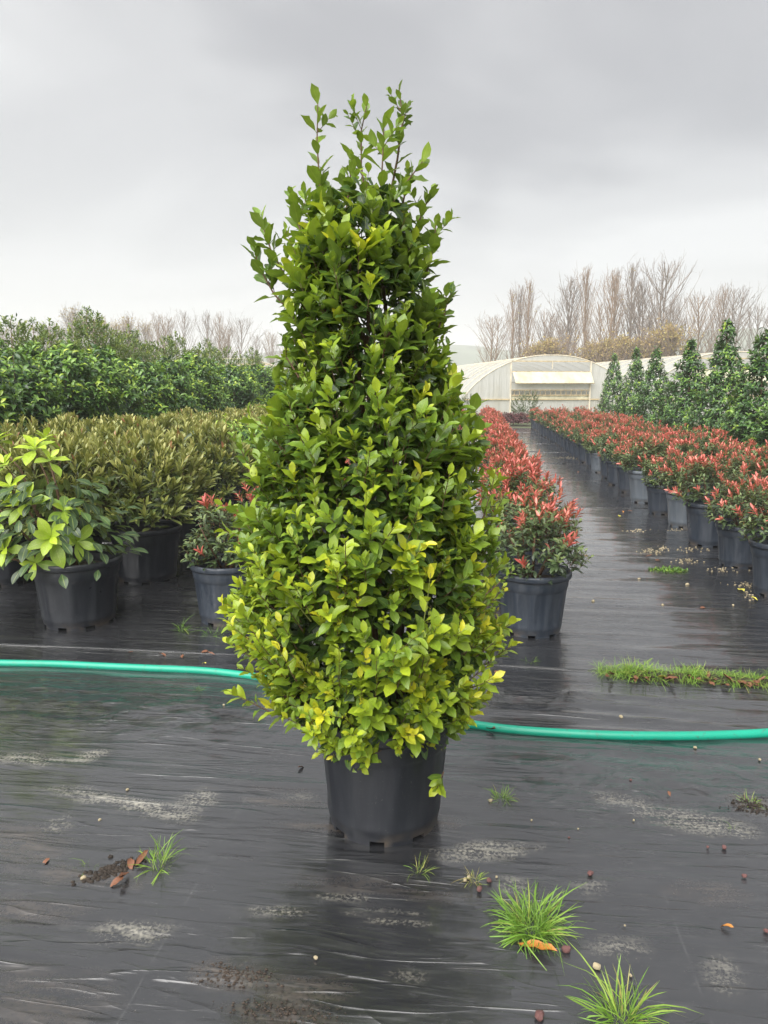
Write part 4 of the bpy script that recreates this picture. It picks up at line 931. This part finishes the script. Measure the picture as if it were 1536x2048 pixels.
grass_tuft(1470, 1660, 10, .015, .04, .5, 10, 'few grass blades lying flat below the muddy patch', 1)
grass_tuft(1062, 1328, 18, .03, .07, .5, 11, 'thin grass sprig at the seam behind the laurel', .8)
grass_tuft(425, 1272, 40, .06, .09, .3, 12, 'dark grass tuft at the foot of the sparse photinia pot', .8)
grass_tuft(365, 1262, 26, .025, .09, .3, 13, 'narrow dark grass tuft beside the sparse photinia pot', .4)
L_ = Leaves(); random.seed(62)
for i in range(7000):
    x = random.uniform(.70, 2.6); dens = .35 + .65 * float(vnoise(x * 5, 0, 91))
    dens = max(0.0, min(1.0, (float(fbm(x * 3.7, x * 0 + 2.5, 91, 3)) - .22) * 2.4))
    if random.random() > dens: continue
    y = 4.17 - .05 * (x - 1) + random.gauss(0, .04); th = random.uniform(0, 6.28); o_ = np.array([math.cos(th), math.sin(th), 0])
    L_.add(np.array([x, y, .018]), unit(o_ * random.uniform(.2, 1) + np.array([0, 0, random.uniform(.4, 1)])), unit(np.array([0, 0, 1]) - o_ * .5), random.uniform(.04, .085) * (.6 + .9 * dens), random.gauss(.62, .17), random.randrange(4))
tag(link('grass_strip', L_.mesh('grass_strip', SH['grass']), None, M['grass']), 'ragged strip of bright grass along the sheet seam', 'grass', kind='stuff')
# moss patch on the path
L_ = Leaves()
for i in range(240):
    th = random.uniform(0, 6.28); q = math.sqrt(random.random()); o_ = np.array([math.cos(th) * .17, math.sin(th) * .09, 0]); L_.add(o_ * q + np.array([0, 0, 0]), unit(rng.normal(0, 1, 3) * np.array([1, 1, .4]) + np.array([0, 0, .6])), np.array([0, 0, 1.0]), random.uniform(.02, .05), random.uniform(0, .32) + (.6 if random.random() < .12 else 0), 0)
mp = gp(1335, 1143); o = link('weed_patch', L_.mesh('weed_patch', SH['bay']), None, M['grass']); o.location = (mp[0], mp[1], .01); tag(o, 'mossy weed patch lying on the path between the photinia rows', 'weed')
LV = [leaf_shape(.4, 6, .30, .5, .03, 0, 3), leaf_shape(.36, 6, .45, -.5, .04, 0, 5), leaf_shape(.5, 6, .2, .2, .05, 0, 8)]
def leaf_obj(j, mat):
    V, Q, U = LV[j]; me = mesh_np('fallen_leaf', V, Q, U[Q], np.zeros(len(V))); me.materials.append(mat); return me
LVM = {(j, m): leaf_obj(j, M[m]) for j in range(3) for m in ('rust', 'orange', 'yellow')}
def fallen(px, py, size, mat, lab, group=None, rz=None, z=.022):
    p = gp(px, py); o = link('fallen_leaf', LVM[(random.randrange(3), mat)]); o.location = (p[0], p[1], z); o.rotation_euler = (random.uniform(-.25, .25), random.uniform(-.12, .12), random.uniform(0, 6.28) if rz is None else rz); o.scale = (size,) * 3; tag(o, lab, 'leaf', group); return o
random.seed(63)
fallen(1035, 1897, .10, 'orange', 'curled orange leaf lying under the large grass tuft', rz=-.35, z=.016)
for px, py in ((258, 1758), (262, 1730), (272, 1745), (248, 1768)): fallen(px, py, .06, 'rust', 'rusty dry leaf heaped beside the torn soil patch', 'rusty leaves by the torn soil', z=.025)
fallen(100, 1728, .045, 'rust', 'crumpled brown leaf lying alone left of the short grass tuft')
fallen(1466, 1868, .04, 'orange', 'thin orange leaf curl lying alone on bare sheet'); fallen(965, 1462, .07, 'rust', 'brown leaf tucked under the hose beside the laurel', z=.012)
fallen(1336, 1592, .03, 'rust', 'small brown leaf flat on the crumpled sheet'); fallen(596, 1545, .04, 'rust', 'narrow brown leaf standing near the laurel pot'); fallen(413, 1343, .035, 'yellow', 'yellowed leaf caught on the hose', z=.05)
for px in (255, 318, 365, 402, 430): fallen(px, 1313 + random.uniform(-3, 4), random.uniform(.03, .06), 'rust', 'brown leaf lined up along the seam before the broad-leaved shrub', 'brown leaves along the left seam')
for i in range(70):
    x = random.uniform(.72, 2.4); y = 4.11 - .05 * (x - 1) + random.gauss(0, .03); o = link('fallen_leaf', LVM[(random.randrange(3), random.choice(['rust', 'rust', 'rust', 'orange', 'yellow']) if i % 9 == 0 else 'rust')]); o.location = (x, y, .035); o.rotation_euler = (random.uniform(-.5, .5), random.uniform(-.3, .3), random.uniform(0, 6.28)); o.scale = (random.uniform(.035, .07),) * 3
    tag(o, 'dry leaf lying in the grass strip along the seam', 'leaf', 'dry leaves in the grass strip')
for px, py, s_, m_ in ((1310, 1125, .08, 'rust'), (1290, 1118, .06, 'rust'), (1238, 1036, .07, 'yellow'), (1475, 1182, .09, 'yellow'), (1515, 1206, .06, 'yellow'), (1400, 1222, .06, 'rust'), (1265, 1025, .07, 'rust'), (1250, 995, .06, 'rust'), (1157, 945, .07, 'rust'), (1245, 1025, .06, 'orange'), (1150, 1000, .06, 'rust')):
    fallen(px, py, s_, m_, ('yellow' if m_ == 'yellow' else 'orange' if m_ == 'orange' else 'brown') + ' leaf lying on the path beside the wide photinia block', m_ + ' leaves on the path')
fallen(1010, 1350, .07, 'rust', 'brown leaf at the seam just right of the laurel')
def stone(seed, flat=.7):
    random.seed(seed); import bmesh
    bm = bmesh.new(); bmesh.ops.create_icosphere(bm, subdivisions=2, radius=1)
    for v in bm.verts:
        k_ = 1 + .5 * (float(vnoise(v.co.x * 1.7 + 5 + seed, v.co.y * 1.7 + v.co.z * 1.3 + 5, seed)) - .5); v.co = Vector((v.co.x * k_, v.co.y * k_ * .8, v.co.z * k_ * flat))
    me = bpy.data.meshes.new('pebble'); bm.to_mesh(me); bm.free(); return me
ST = {}
for m_ in ('pebble_red', 'pebble_pale'):
    for k in range(3): me = stone(k + 5); me.materials.append(M[m_]); ST[(m_, k)] = me
random.seed(64)
def pebble(px, py, r_, m_, lab=None):
    p = gp(px, py); o = link('pebble', ST[(m_, random.randrange(3))]); o.location = (p[0], p[1], .014 + r_ * .4); o.scale = (r_,) * 3; o.rotation_euler = (0, 0, random.uniform(0, 6.28))
    tag(o, lab or ('small reddish brown pebble loose on the black sheet' if m_ == 'pebble_red' else 'small pale pebble loose on the black sheet'), 'pebble', 'reddish pebbles' if m_ == 'pebble_red' else 'pale pebbles')
for px, py, r_ in ((1180, 1756, .012), (1095, 1898, .008), (1132, 1910, .014), (959, 1788, .012), (978, 1770, .010), (1448, 1704, .010), (1488, 1761, .009), (1532, 1872, .008), (1078, 2044, .016), (1138, 1683, .005), (1261, 1567, .006), (1415, 1702, .006)): pebble(px, py, r_, 'pebble_red')
for px, py, r_ in ((981, 1609, .009), (930, 1769, .008), (937, 1764, .008), (1242, 1441, .012), (1390, 1502, .009), (1519, 1526, .008), (1193, 1944, .012), (1261, 1961, .005), (1063, 1648, .005), (1267, 1648, .005), (993, 1762, .005), (1156, 1665, .004), (167, 1766, .010), (255, 1587, .007), (200, 1648, .007), (448, 1416, .008), (632, 1926, .007), (1249, 1860, .004), (1186, 1207, .015), (1325, 1215, .013), (1374, 1174, .018), (1278, 1162, .014), (1466, 1215, .012)): pebble(px, py, r_, 'pebble_pale')
# spilled pumice by the pots across the path
def spill(pts, n, lab):
    random.seed(n); mb = MB(); V = []; 
    for i in range(n):
        px, py, sx, sy = random.choice(pts); p = gp(px + random.gauss(0, sx), py + random.gauss(0, sy)); r_ = random.uniform(.003, .009); mb.box((p[0], p[1], .012 + r_ * .5), (r_ * 1.6, r_ * 1.3, r_), None)
    tag(mb.build('spilled_grit', M['pebble_pale']), lab, 'grit', kind='stuff')
spill([(1270, 1064, 14, 2)], 50, 'line of pale grit spilled on the path'); spill([(1300, 1106, 14, 3), (1325, 1100, 8, 2)], 70, 'pale grit heap near the brown leaves'); spill([(1370, 1125, 9, 3)], 30, 'small pale grit patch beside the weed patch')
spill([(1490, 1172, 14, 3), (1500, 1190, 8, 8), (1440, 1142, 20, 3), (1350, 1063, 16, 2), (1385, 1101, 20, 3)], 150, 'pale grit scattered at the feet of the path-edge pots')
spill([(1140, 917, 14, 1.5)], 60, 'grit line along a far seam')
# torn patch of soil
def crumbs(name, px, py, n, rx, ry, ang, smax, mat, lab):
    c = gp(px, py); mb = MB(); random.seed(n)
    for i in range(n):
        a = random.gauss(0, 1); b = random.gauss(0, 1); s_ = smax * random.random() ** 2 + .0014
        x = c[0] + a * rx * math.cos(ang) - b * ry * math.sin(ang); y = c[1] + a * rx * math.sin(ang) + b * ry * math.cos(ang)
        mb.tube([(x - s_, y + random.uniform(-s_, s_) * .4, .010 + s_ * .3), (x - s_ * .4, y, .012 + s_ * .5), (x + s_ * .5, y, .012 + s_ * .5), (x + s_, y, .010 + s_ * .25)], [s_ * .35, s_ * .85, s_ * .7, s_ * .2], 6)
    tag(mb.build(name, mat), lab, 'soil', kind='stuff')
crumbs('soil_clods', 215, 1752, 420, .05, .018, .75, .0075, M['earth'], 'dark soil clods at a tear in the sheet')
crumbs('mud_crumbs', 470, 1960, 240, .05, .018, 0, .003, simple('mud', (.045, .033, .025), .9, .4, 60), 'brown mud crumbs on a muddy stain')
crumbs('mud_crumbs', 560, 2030, 160, .07, .016, 0, .0026, bpy.data.materials['mud'], 'brown mud crumbs strung out below the muddy stain')
crumbs('soil_clods', 1502, 1618, 140, .04, .03, 0, .005, M['earth'], 'dark soil crumbs round the sparse grass tuft')

# ------------------------------------------------------------------ the damp air
hm = bpy.data.materials.new('haze'); hm.use_nodes = True; t = hm.node_tree; t.nodes.clear()
out = t.nodes.new('ShaderNodeOutputMaterial'); pv = t.nodes.new('ShaderNodeVolumePrincipled'); pv.inputs['Color'].default_value = (.96, .96, .96, 1); pv.inputs['Density'].default_value = .0013; pv.inputs['Anisotropy'].default_value = 0.0
t.links.new(pv.outputs[0], out.inputs['Volume'])
hz_ = MB().box((0, 450, 24), (1900, 1600, 52)).build('haze', hm, None, False); tag(hz_, kind='stuff'); tag(hz_, 'thin grey haze filling the damp air', 'haze')
